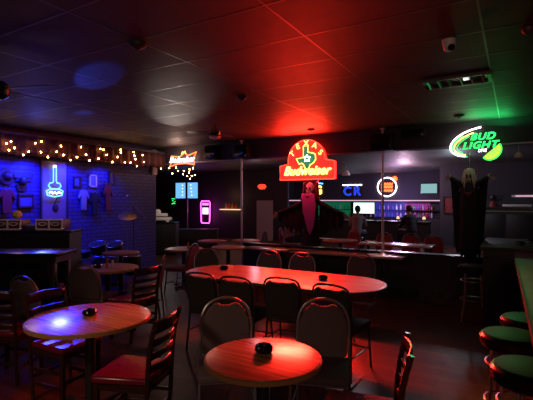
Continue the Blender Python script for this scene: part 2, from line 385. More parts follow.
# ledge table along half wall
x0, x1 = 2.95, 6.15
t = thing('wall_counter', 'long narrow laminate counter along the low wall under the hooded figure', 'counter', ((x0 + x1) / 2, -.29, 0))
MB().box((0, 0, .69), (x1 - x0, .44, .035), bev=.005).build('countertop', M['lam'], t)
for s in (-1.2, 0, 1.2):
    MB().tube([(s, .18, .30), (s, -.12, .665)], .014, 6).build('bracket', M['black'], t)
    MB().cyl((s, -.1, .335), .025, .67, 14).build('leg', M['black'], t)
# high dark table left
hx, hy, _ = cc(-3.15, 5.08)
t = thing('high_table', 'long dark high table at the left edge with a bluish violet sheen', 'table', (hx, hy, 0), face(0, 1))
MB().box((0, 0, 1.045), (1.5, .50, .04), bev=.006).build('tabletop', M['blackg'], t)
MB().box((0, 0, .985), (1.4, .40, .08)).build('apron', M['black'], t)
for s in (-1, 1):
    for q in (-1, 1): MB().box((s * .66, q * .17, .475), (.06, .06, .95), bev=.005).build('leg', M['black'], t)
MB().box((0, 0, .28), (1.3, .03, .05)).build('footrest', M['black'], t)
# peninsula high counter & long bar at the right
t = thing('high_counter', 'dark high counter on a black panel pedestal, jutting out from the low wall', 'counter', (7.76, -.78, 0))
MB().box((.04, 0, 1.05), (.86, 1.56, .045), bev=.006).build('countertop', M['grey'], t)
MB().box((-.17, 0, .513), (.36, 1.5, 1.026)).build('pedestal', M['black'], t)
MB().box((-.17, -.76, .5), (.30, .02, .9), bev=.004).build('end_panel', M['halfw'], t)
t = thing('bar_counter', 'long grey topped bar counter running out of the right edge beside the green stools', 'counter', (8.205, -4.42, 0), R(1.4))
MB().box((0, 0, 1.05), (.78, 3.7, .045), bev=.006).build('countertop', M['grey'], t)
MB().box((-.385, 0, 1.05), (.014, 3.7, .05)).build('edge_trim', M['black'], t)
MB().box((.2, 0, .513), (.30, 3.6, 1.026)).build('front_panel', M['black'], t)
# bar stools
def stool(label, loc, seatm, rz=.4, group='round bar stools'):
    t = thing('bar_stool', label, 'stool', loc, rz, group)
    m = MB(); m.lathe([(.0, .665), (.165, .665), (.186, .68), (.196, .71), (.195, .745), (.182, .758), (.0, .758)], seg=40); m.build('seat_band', M['maroon'], t)
    m = MB(); m.lathe([(.0, .755), (.178, .755), (.172, .768), (.14, .775), (.0, .778)], seg=40); m.build('seat', seatm, t)
    for k in range(4):
        a = PI / 4 + k * PI / 2
        MB().tube([(.145 * math.cos(a), .145 * math.sin(a), .70), (.155 * math.cos(a), .155 * math.sin(a), .30), (.215 * math.cos(a), .215 * math.sin(a), 0)], .0105, 8, smooth=3).build('leg', M['chrome'], t)
    for z, r in ((.30, .165), (.56, .158)):
        MB().tube([(r * math.cos(2 * PI * k / 28), r * math.sin(2 * PI * k / 28), z) for k in range(28)], .008, 6, closed=True).build('foot_ring', M['chrome'], t)
    return t
s0 = stool('green topped round bar stool at the bar, nearest the camera', (7.84, -4.96, 0), M['green'])
dup(s0, 'green topped round bar stool at the bar, second from the camera', (7.75, -4.36, 0), .2)
dup(s0, 'green topped round bar stool at the bar, farthest of the three green ones', (7.86, -3.84, 0), .6)
dup(s0, 'chrome legged stool left of the high counter by the low wall', (7.27, -1.17, 0), .1, swap={M['green']: M['blackf'], M['maroon']: M['blackg']})
dup(s0, 'chrome legged stool on the right side of the high counter', (7.98, -1.45, 0), .5, swap={M['green']: M['blackf']})
# ashtrays
def ashtray(label, loc):
    m = MB()
    lob = lambda a, r, z: 1 + (.09 * math.cos(6 * a) if .015 < z < .042 else 0)
    m.lathe([(.0, .0), (.046, .0), (.056, .010), (.057, .024), (.050, .040), (.040, .046), (.033, .040), (.030, .014), (.0, .012)], seg=48, lob=lob)
    return tag(m.build('ashtray', M['ash'], loc=loc), label, 'ashtray', 'black round ashtrays')
def on(px, py, z=.75): D = DZ(py, z); x, y = W(px, D); return (x, y, z + .001)
ashtray('black ashtray on the small front round table', on(264, 352))
ashtray('black ashtray on the larger left round table', on(90, 315))
ashtray('black ashtray on the long oval table, right of its middle', on(323, 279.5))
ashtray('black ashtray on the long oval table near its left end', on(224, 269.5))
ashtray('black ashtray on the high counter near its front edge', (7.83, -1.05, 1.073))
ashtray('black ashtray on the high counter beside the right edge', (7.98, -.62, 1.073))
# condiments
def shaker(label, loc, c, cap, h=.09, cat='shaker', nm='salt_shaker'):
    t = thing(nm, label, cat, loc)
    MB().lathe([(0, 0), (.018, 0), (.02, .01), (.017, h), (0, h)], seg=14).build('jar', c, t)
    MB().cyl((0, 0, h + .008), .0165, .018, 14, .012).build('cap', cap, t)
x, y, _ = T3
shaker('tall dark bottle on the reddish left table', (x + .02, y - .03, .75), BOT[0], M['black'], .13, 'bottle', 'sauce_bottle')
shaker('small shaker with silver cap on the reddish left table', (x + .08, y + .01, .75), BOT[2], M['chrome'])
ashtray('black ashtray among the condiments on the reddish left table', (x - .08, y - .1, .751))
x, y, _ = cc((184 - 266.5) / F * 8.1, 8.1)
shaker('dark bottle on the pale round table under the game screens', (x + .12, y - .02, .75), BOT[0], M['black'], .12, 'bottle', 'sauce_bottle')
# ================================================================= POLES, HEADER THINGS
def pole(label, x, z0):
    t = thing('chrome_pole', label, 'pole', (x, -.10, 0), 0, 'chrome poles')
    MB().cyl((0, 0, (z0 + 2.56) / 2 + .2), .022, 2.56 - z0 + .4, 18).build('tube', MATS['satin'], t)
    MB().cyl((0, 0, H - .01), .05, .02, 20).build('top_flange', M['chrome'], t)
    MB().cyl((0, 0, z0 + .01), .06, .02, 20, .04).build('bottom_flange', M['chrome'], t)
pole('chrome pole on the floor at the left end of the low wall', 2.66, 0)
pole('chrome pole rising from the low wall counter, right of the oval table', 5.72, .708)
# ---- Texas beer sign
sx = 4.21
t = thing('texas_neon_sign', 'large red lit sign with green state outline and yellow script lettering', 'neon sign', (sx, -.10, 0))
w = .59
pts = [(-w, 2.09), (w, 2.09), (w, 2.43)] + [(.40 * math.cos(a), 2.47 + .40 * math.sin(a)) for a in [R(k) for k in range(0, 181, 9)]] + [(-.40, 2.40), (-w, 2.37)]
MB().prism(pts, 0, .09).build('backing_panel', M['redface'], t)
MB().tube([(a, -.012, b) for a, b in pts], .012, 6, closed=True).build('panel_rim', M['nred'], t)
TX = [(-.06, .20), (.03, .20), (.03, .09), (.12, .07), (.17, .05), (.18, -.04), (.14, -.10), (.07, -.14), (.04, -.22), (-.02, -.20), (-.06, -.12), (-.10, -.10), (-.14, -.12), (-.20, -.02), (-.06, .0)]
TX = [(a * 1.12 + .01, 2.525 + b * 1.12) for a, b in TX]
MB().prism(TX, -.02, -.002).build('state_shape', M['greenface'], t)
MB().tube([(a, -.03, b) for a, b in TX], .009, 6, closed=True).build('state_outline_tube', M['nyel'], t)
st_ = []
for k in range(10):
    r = .075 if k % 2 == 0 else .036; a = PI / 2 + k * PI / 5; st_.append((.03 + r * math.cos(a), -.045, 2.50 + r * math.sin(a)))
MB().tube(st_, .008, 6, closed=True).build('star_tube', M['nwhite'], t)
for k, ch in enumerate('TEXAS'):
    a = R(156 - k * 33)
    text_mesh('letter', ch, .15, M['nyel'], t, (.335 * math.cos(a), -.02, 2.47 + .33 * math.sin(a)), outline=0, extrude=.008, tilt=(PI / 2 - a) * .6)
text_mesh('script_lettering', 'Budweiser', .25, M['nyel'], t, (0, -.03, 2.255), outline=.010, shear=.35, sx=.94)
text_mesh('script_lettering_core', 'Budweiser', .25, M['ngold'], t, (0, -.02, 2.255), extrude=.002, shear=.35, sx=.94)
# ---- Bud Light lime sign
t = thing('lime_neon_sign', 'green neon sign with white swoosh and lime wedge, upper right', 'neon sign', (on_y(477, 0)[0], -.06, 2.61)); t.scale = (.80, 1, .92)
def arc(cx, cz, rx, rz_, a0, a1, n=22, tl=0):
    o = []
    for k in range(n + 1):
        a = R(a0 + (a1 - a0) * k / n); X_, Z_ = rx * math.cos(a), rz_ * math.sin(a)
        o.append((cx + X_ * math.cos(tl) - Z_ * math.sin(tl), -.02, cz + X_ * math.sin(tl) + Z_ * math.cos(tl)))
    return o
MB().tube(arc(.02, .02, .52, .235, 78, 238, 26, R(12)), .013, 7).build('outer_swoosh_tube', M['nwhite'], t)
MB().tube(arc(.07, .01, .50, .195, 100, 232, 26, R(12)), .011, 7).build('middle_swoosh_tube', M['nyel'], t)
MB().tube(arc(.10, .01, .47, .17, 115, 215, 22, R(12)), .008, 7).build('inner_swoosh_tube', M['ngreen'], t)
MB().tube(arc(.04, -.0, .51, .225, 120, 240, 22, R(12)), .008, 7).build('lower_swoosh_tube', M['ngreen'], t)
text_mesh('top_lettering', 'BUD', .17, M['ngreen'], t, (.10, -.03, .10), outline=.0075, shear=.3, sx=1.22, spacing=1.12)
text_mesh('bottom_lettering', 'LIGHT', .17, M['ngreen'], t, (.05, -.03, -.05), outline=.0075, shear=.3, sx=1.22, spacing=1.12)
text_mesh('lettering_backing', 'BUD', .17, M['darkgreen'], t, (.10, -.02, .10), extrude=.003, shear=.3, sx=1.22, spacing=1.12)
text_mesh('lettering_backing', 'LIGHT', .17, M['darkgreen'], t, (.05, -.02, -.05), extrude=.003, shear=.3, sx=1.22, spacing=1.12)
text_mesh('small_lettering', 'LIME', .075, M['nwhite'], t, (.10, -.03, -.145), extrude=.004, shear=.2)
lm = MB(); wp = [(p[0], p[2]) for p in arc(.27, -.16, .17, .13, 185, 375, 18, R(30))]; lm.prism(wp, -.03, -.01); lm.build('lime_wedge', M['nlime'], t)
m = MB(); m.tube(arc(.27, -.16, .185, .145, 185, 375, 18, R(30)), .008, 6)
for a in (215, 250, 285, 320, 350): m.tube([(.27, -.04, -.16), (.27 + .15 * math.cos(R(a + 30)), -.04, -.16 + .12 * math.sin(R(a + 30)))], .004, 5)
m.build('wedge_tube', M['ngreen'], t)
# ---- bow tie sign
bx, bD = on_y(185, 0)
t = thing('bow_tie_neon_sign', 'small gold and orange bow tie shaped neon sign with white script, upper left', 'neon sign', (bx, -.06, Z(160, bD)))
bt = [(-.42, -.15), (-.30, 0.03), (-.37, .10), (-.10, .07), (.06, .16), (.16, .09), (.42, .16), (.33, .02), (.36, -.13), (.12, -.09), (-.12, -.09)]
MB().tube([(a, -.02, b) for a, b in bt], .014, 6, closed=True).build('bow_tie_tube', M['norange'], t)
text_mesh('script_lettering', 'Budweiser', .19, M['nwhite'], t, (-.03, -.03, .0), extrude=.006, shear=.35, sx=.95)
MB().tube([(-.04, -.02, .13), (0, -.02, .19), (.03, -.02, .15), (.07, -.02, .20), (.10, -.02, .13)], .010, 6).build('crown_tube', M['nyel'], t)
# ---- string lights
bulbs = [(7, 143.5), (11.5, 141.5), (9.5, 150), (15, 148), (24, 155), (29, 151.5), (36, 143), (42, 141.5), (41.5, 152), (48.5, 157), (57, 151.5), (61.5, 146), (64, 155), (71, 160), (77.5, 157), (81.5, 147), (86.5, 154.5), (90, 160.5), (99, 158.5), (101, 149), (104, 149.5), (107, 155), (113, 162), (118, 157), (121, 149.5), (121.5, 152.5), (125.5, 162.5), (131, 162.5), (134, 152), (135, 155.5), (136, 159), (137.5, 166), (143, 155), (144.5, 162)]
t = thing('string_lights', 'string of warm bulbs swagged across the maroon valance above the stage', 'string lights', (.41, 0, 0))
P = []
for px, py in bulbs:
    yy, D = on_x(px, .41); P.append((0, yy, Z(py, D)))
for p in P:
    m = MB(); m.sph((-.015, p[1], p[2]), .012, (1, 1, 1.3), 8); m.build('bulb', M['bulb'], t)
m = MB(); m.tube([(-.01, p[1], p[2] + .02) for p in P], .004, 5, smooth=3); m.tube([(-.01, -5.5 + k * .18, 2.475 - .02 * math.sin(k * 1.3)) for k in range(31)], .006, 5, smooth=2); m.build('cord', M['maroonf'], t)
t = thing('string_lights', 'cluster of warm bulbs hanging below the bow tie neon sign', 'string lights', (0, .35, 0))
for px, py in ((161, 168.5), (169, 168), (172.5, 173.5), (178, 171), (184, 171), (189.5, 169.5), (189, 172.5), (187, 176), (192, 176), (193, 168), (176, 167.5), (195, 175), (190, 179), (183, 174)):
    x_, D = on_y(px, .35); MB().sph((x_, 0, Z(py, D)), .013, (1, 1, 1.2), 8).build('bulb', M['bulb'], t)
xa, _ = on_y(160, .35); xb, D = on_y(197, .35)
MB().tube([(xa + (xb - xa) * k / 10, 0, 2.50 - .09 * (k % 2)) for k in range(11)], .005, 5, smooth=3).build('cord', M['black'], t)
# ================================================================= CEILING THINGS
def ceil_at(px, py): D = (H - CH) * F / (200 - py); x, y = W(px, D); return (x, y, H)
def detector(label, px, py, m=M['white'], r=.07, cat='smoke detector', nm='smoke_detector'):
    t = thing(nm, label, cat, ceil_at(px, py), 0, 'small round ceiling fittings')
    MB().lathe([(0, -.045), (r * .55, -.045), (r * .9, -.03), (r, -.008), (r, 0), (0, 0)], seg=28).build('housing', m, t)
    MB().lathe([(0, -.058), (r * .3, -.055), (r * .38, -.042), (0, -.04)], seg=20).build('cover', M['black'], t)
detector('round smoke detector on the ceiling at upper left', 138, 43, M['grey'])
detector('small dark ceiling fitting left of the red glow', 242, 96, M['black'], .06)
detector('small dark ceiling fitting in the red glow above the large sign', 311, 129, M['black'], .07)
detector('dark round ceiling fitting near the green neon sign', 459, 115, M['black'], .08)
detector('small round fitting at the right edge of the ceiling', 528, 28, M['casep'], .045)
t = thing('dome_camera', 'white dome security camera on the ceiling', 'security camera', ceil_at(449, 40), face(0, -1))
MB().lathe([(0, -.05), (.045, -.05), (.052, -.03), (.055, 0), (0, 0)], seg=26).build('mount', M['white'], t)
MB().sph((0, 0, -.05), .047, seg=20).build('ball', M['white'], t)
MB().cyl((0, .035, -.07), .026, .03, 20, rot=(R(65), 0, 0)).build('lens', M['ash'], t)
# air vent
vx, vy, _ = ceil_at(455, 80)
t = thing('air_vent', 'metal louvred air vent in the ceiling, a few panels open', 'air vent', (vx, vy, H))
m = MB()
for s in (-1, 1): m.box((0, s * .17, -.015), (.68, .03, .03)); m.box((s * .33, 0, -.015), (.03, .36, .03))
m.build('frame', M['grid'], t)
for k in range(6): MB().box((-.26 + k * .105, 0, -.02), (.006, .31, .04), rot=(0, R(35 if k < 3 else -35), 0)).build('louvre', M['frame'], t)
MB().box((0, 0, -.001), (.64, .32, .006)).build('duct', M['ash'], t)
def fan(label, loc, pull=False, blades=5, light=True):
    t = thing('ceiling_fan', label, 'ceiling fan', loc, .3)
    MB().cyl((0, 0, -.10), .015, .2, 12).build('downrod', M['blackg'], t)
    MB().lathe([(0, -.36), (.06, -.36), (.11, -.32), (.12, -.24), (.08, -.2), (0, -.19)], seg=28).build('motor', M['blackg'], t)
    for k in range(blades):
        a = k * 2 * PI / blades
        m = MB(); m.box((.37, 0, -.27), (.46, .12, .008), rot=(R(10), 0, 0), bev=.003); o = m.build('blade', M['black'], t); o.rotation_euler.z = a
    if light: MB().lathe([(0, -.46), (.06, -.455), (.11, -.42), (.125, -.38), (.1, -.36), (0, -.36)], seg=24).build('glass_shade', M['white'], t)
    if pull:
        MB().tube([(.03, -.06, -.4), (.03, -.06, -.70)], .0025, 5).build('pull_chain', M['chrome'], t)
        MB().sph((.03, -.06, -.71), .011, seg=10).build('pull_knob', M['white'], t)
    return t
fan('dark ceiling fan with pull chain at the left edge of the frame', (*W(-4, 3.9), H), True, light=False)
fan('ceiling fan with pale bowl shade near the corner header', (*W(215, 7.2), H)).scale = (.8, .8, .55)
# speakers on header
def speaker(label, px, py, w=.34, h=.24):
    x_, D = on_y(px, -.25)
    t = thing('wall_speaker', label, 'speaker', (x_, -.02, Z(py, D)), 0, 'black speakers on the header')
    MB().box((0, -.12, 0), (w, .2, h), bev=.012).build('cabinet', M['black'], t)
    MB().box((0, -.225, 0), (w * .88, .012, h * .86), bev=.004).build('grille', M['ash'], t)
speaker('black box speaker on the dark header above the round white neon', 380, 142, .4, .3)
speaker('black flat speaker on the header, right of the other one', 412, 133, .40, .14)
speaker('black box speaker on the header left of the large red sign', 240, 151, .36, .3)
speaker('black box speaker on the header behind the ceiling fan', 209, 152, .3, .3)
m = MB(); lx, lD = on_y(262, 2.5)
t = thing('red_lantern', 'small red glowing lantern hanging in the next room left of the large sign', 'lantern', (lx, 2.5, 0))
MB().lathe([(0, 1.98), (.08, 1.99), (.13, 2.06), (.09, 2.12), (0, 2.13)], seg=18).build('shade', M['redlamp'], t)
MB().tube([(0, 0, 2.12), (0, 0, H)], .004, 5).build('cord', M['black'], t)
# ================================================================= STAGE
wallx = .0
def onwall(name, label, cat, px, py, mk, group=None, off=.012):
    yy, D = on_x(px, .02); t = thing(name, label, cat, (off, yy, Z(py, D)), R(90), group); mk(t, D / F); return t
def banner(t, s):
    MB().box((0, 0, 0), (.52, .016, 1.15)).build('panel', M['poster'], t)
    m = MB()
    for q in (-1, 1): m.box((q * .27, -.01, 0), (.03, .03, 1.2)); m.box((0, -.01, q * .59), (.57, .03, .03))
    m.build('frame', M['black'], t)
    m = MB(); m.sph((.02, -.012, -.33), .07, (1, .15, 1.2)); m.tube([(.0, -.012, -.25), (.06, -.012, -.12), (-.03, -.012, -.10)], .012, 6); m.sph((.07, -.012, -.1), .03, (1, .3, 1)); m.build('dark_figure', M['black'], t)
onwall('stage_banner', 'tall pinkish grey framed banner behind the blue neon guitar', 'banner', 54.5, 191, banner)
def guitar(t, s):
    bp = [(-.06, -.07), (-.13, .0), (-.10, .055), (-.045, .06), (-.03, .09), (-.03, .36), (.03, .36), (.03, .09), (.045, .06), (.10, .055), (.13, .0), (.06, -.07)]
    MB().tube([(a, -.05, b) for a, b in bp], .011, 6, closed=True).build('guitar_tube', M['nice'], t)
    MB().tube([(-.17, -.05, -.10), (-.15, -.05, -.18), (0, -.05, -.21), (.15, -.05, -.18), (.17, -.05, -.10), (.09, -.05, -.06), (-.09, -.05, -.06)], .012, 6, closed=True).build('base_tube', M['nice'], t)
    MB().box((0, -.05, .38), (.05, .02, .04)).build('tip', M['nwhite'], t)
    for z in (.30, -.12): MB().tube([(0, 0, z), (0, -.05, z)], .008, 6).build('standoff', M['black'], t)
    text_mesh('script', 'Beer', .01, M['nwhite'], t, (0, -.06, -.14)) if False else MB().tube([(-.12, -.06, -.14), (-.08, -.06, -.11), (-.05, -.06, -.15), (-.01, -.06, -.12), (.03, -.06, -.15), (.07, -.06, -.12), (.12, -.06, -.14)], .010, 6, smooth=3).build('script_tube', M['nwhite'], t)
onwall('guitar_neon_sign', 'ice blue neon guitar shaped sign over the banner', 'neon sign', 53, 186, guitar, off=.03)
def framed(w, h, pic=M['picture']):
    def f(t, s):
        m = MB()
        for q in (-1, 1): m.box((q * w / 2, -.01, 0), (.03, .03, h + .03)); m.box((0, -.01, q * h / 2), (w + .03, .03, .03))
        m.build('frame', M['white'] if pic is M['picture'] else M['black'], t)
        MB().box((0, 0, 0), (w, .012, h)).build('print', pic, t)
    return f
onwall('framed_picture', 'white framed picture high on the blue brick wall, right of the neon guitar', 'picture', 93, 181, framed(.15, .24), 'framed pictures on the stage wall')
onwall('framed_picture', 'small framed picture between the guitar banner and the white framed picture', 'picture', 77, 182, framed(.14, .18, M['bluef']), 'framed pictures on the stage wall')
onwall('framed_picture', 'framed picture low on the blue wall above the mixing gear', 'picture', 26, 201, framed(.26, .22, M['bluef']), 'framed pictures on the stage wall')
onwall('framed_picture', 'narrow dark framed picture right of the white framed one', 'picture', 112, 178, framed(.13, .26, M['casep']), 'framed pictures on the stage wall')
def hat(t, s):
    m = MB(); m.cyl((0, -.02, 0), .15, .03, 26, rot=(R(90), 0, 0)); m.sph((0, -.05, 0), .08, (1, .7, 1)); m.build('hat_body', M['brown'], t)
    MB().tube([(.085 * math.cos(k), -.045, .085 * math.sin(k)) for k in [2 * PI * j / 20 for j in range(20)]], .008, 5, closed=True).build('band', M['redc'], t)
onwall('cowboy_hat', 'dark round hat hung on the blue wall at the left edge', 'hat', 7, 176, hat)
def horns(t, s):
    m = MB(); m.sph((0, -.05, 0), .06, (1, .8, 1.4)); m.tube([(-.05, -.05, .05), (-.15, -.06, .06), (-.17, -.06, .14)], .015, 6, smooth=3, rad=[.02, .012, .006]); m.tube([(.05, -.05, .05), (.15, -.06, .06), (.17, -.06, .14)], .015, 6, smooth=3, rad=[.02, .012, .006]); m.build('skull', M['brown'], t)
    MB().prism([(-.08, -.18), (.08, -.18), (.1, -.06), (0, -.02), (-.1, -.06)], -.02, 0).build('plaque', M['black'], t)
onwall('mounted_skull', 'dark horned skull mounted on the blue wall, right of the round hat', 'wall decoration', 22, 181, horns)
def jersey(m_, w=.34, h=.5):
    def f(t, s):
        p = [(-w * .32, -h / 2), (w * .32, -h / 2), (w * .33, h * .18), (w * .55, h * .02), (w * .66, h * .14), (w * .36, h * .47), (w * .12, h * .5), (0, h * .42), (-w * .12, h * .5), (-w * .36, h * .47), (-w * .66, h * .14), (-w * .55, h * .02), (-w * .33, h * .18)]
        MB().prism(p, -.05, -.01).build('cloth', m_, t, bev=.012)
        MB().tube([(-w * .3, -.03, h * .47), (0, -.03, h * .56), (w * .3, -.03, h * .47)], .006, 5).build('hanger', M['chrome'], t)
    return f
onwall('hanging_shirt', 'pale shirt hanging on the blue brick wall', 'shirt', 83, 200, jersey(M['picture'], .2, .42), 'shirts hung on the stage wall')
onwall('hanging_shirt', 'black shirt hanging right of the pale shirt', 'shirt', 94, 204, jersey(M['blackf'], .2, .5), 'shirts hung on the stage wall')
onwall('hanging_shirt', 'dark red long garment hanging on the brick wall', 'shirt', 107, 197, jersey(M['redc'], .2, .6), 'shirts hung on the stage wall')
onwall('hanging_shirt', 'dark red garment hanging at the far left above the mixing gear', 'shirt', 6, 201, jersey(M['redc'], .26, .45), 'shirts hung on the stage wall')
# DJ booth
bxl, byl, _ = cc(-3.83, 6.72)
t = thing('stage_desk', 'long black fronted desk carrying the mixing gear on the stage', 'desk', (bxl, byl, 0), face(0, 1))
MB().box((0, 0, 1.19), (1.6, .44, .035), bev=.005).build('desktop', M['blackg'], t)
MB().box((0, -.2, .585), (1.56, .03, 1.17)).build('front_panel', M['black'], t)
for s in (-1, 1): MB().box((s * .76, .0, .585), (.03, .42, 1.17)).build('side_panel', M['black'], t)
MB().box((-.30, -.218, .585), (.02, .01, 1.15)).build('seam_trim', M['grey'], t)
def rackcase(label, X):
    x_, y_, _ = cc(X, 6.72)
    t = thing('mixer_case', label, 'equipment case', (x_, y_, 1.21), face(0, 1), 'cream equipment cases')
    w = .40
    MB().box((0, 0, .085), (w, .30, .15), bev=.01).build('body', M['casep'], t)
    m = MB()
    for z in (.012, .158): m.box((0, -.15, z), (w + .01, .02, .022))
    for s in (-1, 1): m.box((s * w / 2, -.15, .085), (.02, .02, .16))
    m.box((0, -.15, .085), (.03, .022, .15)); m.build('edge_trim', M['case'], t)
    for s in (-.1, .1):
        m = MB(); m.tube([(s - .065, -.165, .10), (s - .03, -.165, .075), (s + .03, -.165, .075), (s + .065, -.165, .10), (s + .03, -.165, .115), (s - .03, -.165, .115)], .008, 5, closed=True, smooth=3); m.build('handle', M['case'], t)
    for sx_ in (-1, 1):
        for z in (.02, .15): MB().sph((sx_ * w / 2, -.15, z), .022, seg=8).build('corner_cap', M['chrome'], t)
rackcase('cream edged equipment case on the desk at the left edge, yellow ball on top', -4.05)
rackcase('cream edged equipment case on the desk, in front of the banner', -3.40)
x_, y_, _ = cc(-3.98, 6.70)
t = thing('smiling_ball', 'yellow smiling ball standing on the equipment case', 'ornament', (x_, y_, 1.375), face(0, 1))
MB().sph((0, 0, .07), .072, (1.05, 1, .95), 20).build('ball', M['yellow'], t)
for s in (-1, 1): MB().sph((s * .026, -.066, .085), .011, seg=8).build('eye', M['black'], t)
MB().tube([(-.035, -.064, .055), (0, -.073, .04), (.035, -.064, .055)], .004, 5, smooth=3).build('mouth', M['black'], t)
# small dark control box between
x_, y_, _ = cc(-3.72, 6.75)
t = thing('control_box', 'low dark control box with knobs between the two cases', 'mixer', (x_, y_, 1.21), face(0, 1))
MB().box((0, 0, .035), (.22, .26, .06), bev=.008).build('body', M['grey'], t)
for k in range(5): MB().cyl((-.08 + k * .04, -.06, .075), .01, .02, 10).build('knob', M['white'], t)
# drum kit
dx, dy, _ = cc(-3.15, 8.35)
t = thing('drum_kit', 'black drum kit with shiny rims below the hanging shirts', 'drum kit', (dx, dy, 0), face(.15, 1))
def drum(nm, c, r, h, rot=(0, 0, 0)):
    o = MB().cyl(c, r, h, 30, rot=rot).build(nm, M['blackf'], t)
    m = MB(); R_ = Matrix.Rotation(rot[2], 4, 'Z') @ Matrix.Rotation(rot[1], 4, 'Y') @ Matrix.Rotation(rot[0], 4, 'X')
    for s in (-1, 1): m.tube([Vector(c) + R_ @ Vector((r * math.cos(a), r * math.sin(a), s * h / 2)) for a in [2 * PI * k / 30 for k in range(30)]], .005, 5, closed=True)
    m.build('rim', M['chrome'], o)
drum('bass_drum', (0, 0, .29), .28, .4, (R(90), 0, 0)); drum('tom', (-.18, -.05, .72), .15, .2, (R(20), 0, 0)); drum('tom', (.18, -.05, .72), .15, .2, (R(20), 0, 0)); drum('floor_tom', (.52, -.1, .42), .2, .36); drum('snare', (-.5, -.12, .6), .17, .13)
for p in ((.38, 0), (.62, 0), (.52, -.28)): MB().tube([(p[0], p[1] - .02, 0), (p[0], p[1] - .02, .4)], .008, 5).build('leg', M['chrome'], t)
for q in (-.18, .18): MB().tube([(q, 0, .55), (q, -.04, .66)], .012, 6).build('tom_mount', M['chrome'], t)
m = MB(); m.tube([(-.5, -.12, .28), (-.5, -.12, .55)], .01, 5)
for a in (0, 2.1, 4.2): m.tube([(-.5, -.12, .3), (-.5 + .2 * math.cos(a), -.12 + .2 * math.sin(a), 0)], .007, 5)
m.build('snare_stand', M['chrome'], t)
x_, y_, _ = cc(-2.95, 8.9)
t = thing('cymbal_stand', 'thin cymbal stand with a slanted brass cymbal beside the drum kit', 'cymbal stand', (x_, y_, 0))
MB().tube([(0, 0, .3), (0, 0, 1.35)], .009, 6).build('pole', M['frame'], t)
for a in (0.3, 2.4, 4.5): MB().tube([(0, 0, .5), (.32 * math.cos(a), .32 * math.sin(a), 0)], .008, 5).build('leg', M['frame'], t)
m = MB(); m.lathe([(0, .0), (.19, .0), (.2, .004), (.04, .02), (.03, .035), (0, .037)], seg=28); o = m.build('cymbal', mat('brass', (.5, .33, .1), .3, .9), t, loc=(0, 0, 1.33)); o.rotation_euler = (R(14), R(18), 0)
x_, y_, _ = cc(-3.0, 9.5)
t = thing('microphone_stand', 'thin black microphone stand by the brick wall', 'microphone stand', (x_, y_, 0))
MB().tube([(0, 0, 0.02), (0, 0, 1.6)], .009, 6).build('pole', M['black'], t)
MB().tube([(-.22, 0, 1.75), (.35, 0, 1.30)], .007, 6).build('boom', M['frame'], t)
MB().cyl((0, 0, .015), .14, .03, 24).build('base', M['black'], t)
m = MB(); m.sph((-.24, 0, 1.77), .03, seg=10); m.build('microphone', M['chrome'], t)
# ================================================================= HANGING FIGURES
def skull(t, z, m_, s=1):
    m = MB(); m.sph((0, -.03, z), .10 * s, (.85, .95, 1.15), 18); m.sph((0, -.07, z - .075 * s), .06 * s, (.95, .8, .9), 14); m.build('skull', m_, t)
    m = MB()
    for q in (-1, 1): m.sph((q * .035 * s, -.115 * s - .01, z + .0), .022 * s, (1, .6, 1.1), 10)
    m.sph((0, -.125 * s - .005, z - .04 * s), .012 * s, (.8, .5, 1.3), 8); m.box((0, -.118 * s, z - .085 * s), (.055 * s, .01, .012 * s)); m.build('eye_sockets', M['black'], t)
def hands(m, x, y, z, s):
    m.sph((x, y, z), .035, (1.2, .5, 1), 10)
    for k in range(4):
        a = R(-20 - 35 * k * .8); L = (.09, .10, .095, .075)[k]
        m.tube([(x + s * .02, y, z), (x + s * (.03 + L * .6 * math.cos(a)), y - .01, z + L * .6 * math.sin(a)), (x + s * (.03 + L * math.cos(a - .4)), y - .03, z + L * math.sin(a - .4))], .008, 5, rad=[.009, .008, .005])
    m.tube([(x, y, z), (x + s * .01, y - .04, z + .03), (x + s * .03, y - .06, z + .045)], .008, 5, rad=[.009, .008, .005])
x_, D = on_y(309, -.42)
t = thing('hanging_reaper', 'skeleton figure in red hood with spread arms, hanging below the large red sign', 'halloween figure', (x_, -.34, 0))
skull(t, 1.90, M['bone'])
m = MB(); m.grid(lambda u, w: (.14 * math.sin((u - .5) * 4.4) * (1 + .25 * w), .02 - .12 * math.cos((u - .5) * 4.4) * -1 * .8 - .0 if False else .03 + .10 * -math.cos((u - .5) * 5.2) * (-1), 2.05 - .34 * w - .05 * (abs(u - .5) * 2) ** 2), 16, 8)
m.build('hood', M['redc'], t, solid=.015)
m = MB()   # layered robe, wide at the shoulders
m.lathe([(.07, 1.74), (.14, 1.68), (.15, 1.5), (.14, 1.2), (.16, .95), (.19, .80)], seg=40, lob=lambda a, r, z: 1 + .10 * math.sin(9 * a) * (1.75 - z))
for vv in m.b.verts: vv.co.y *= .55
m.build('robe', M['cloth'], t)
m = MB(); m.prism([(-.13, 1.80), (.13, 1.80), (.17, 1.6), (.13, 1.2), (.05, 1.02), (.0, 1.1), (-.1, 1.45)], -.15, -.125); m.build('purple_tabard', M['purple'], t, bev=.008)
m = MB(); m.tube([(-.17, -.02, 1.68), (-.1, -.08, 1.77), (0, -.12, 1.74), (.1, -.08, 1.77), (.17, -.02, 1.68)], .04, 8, smooth=4); m.build('red_collar', M['redc'], t)
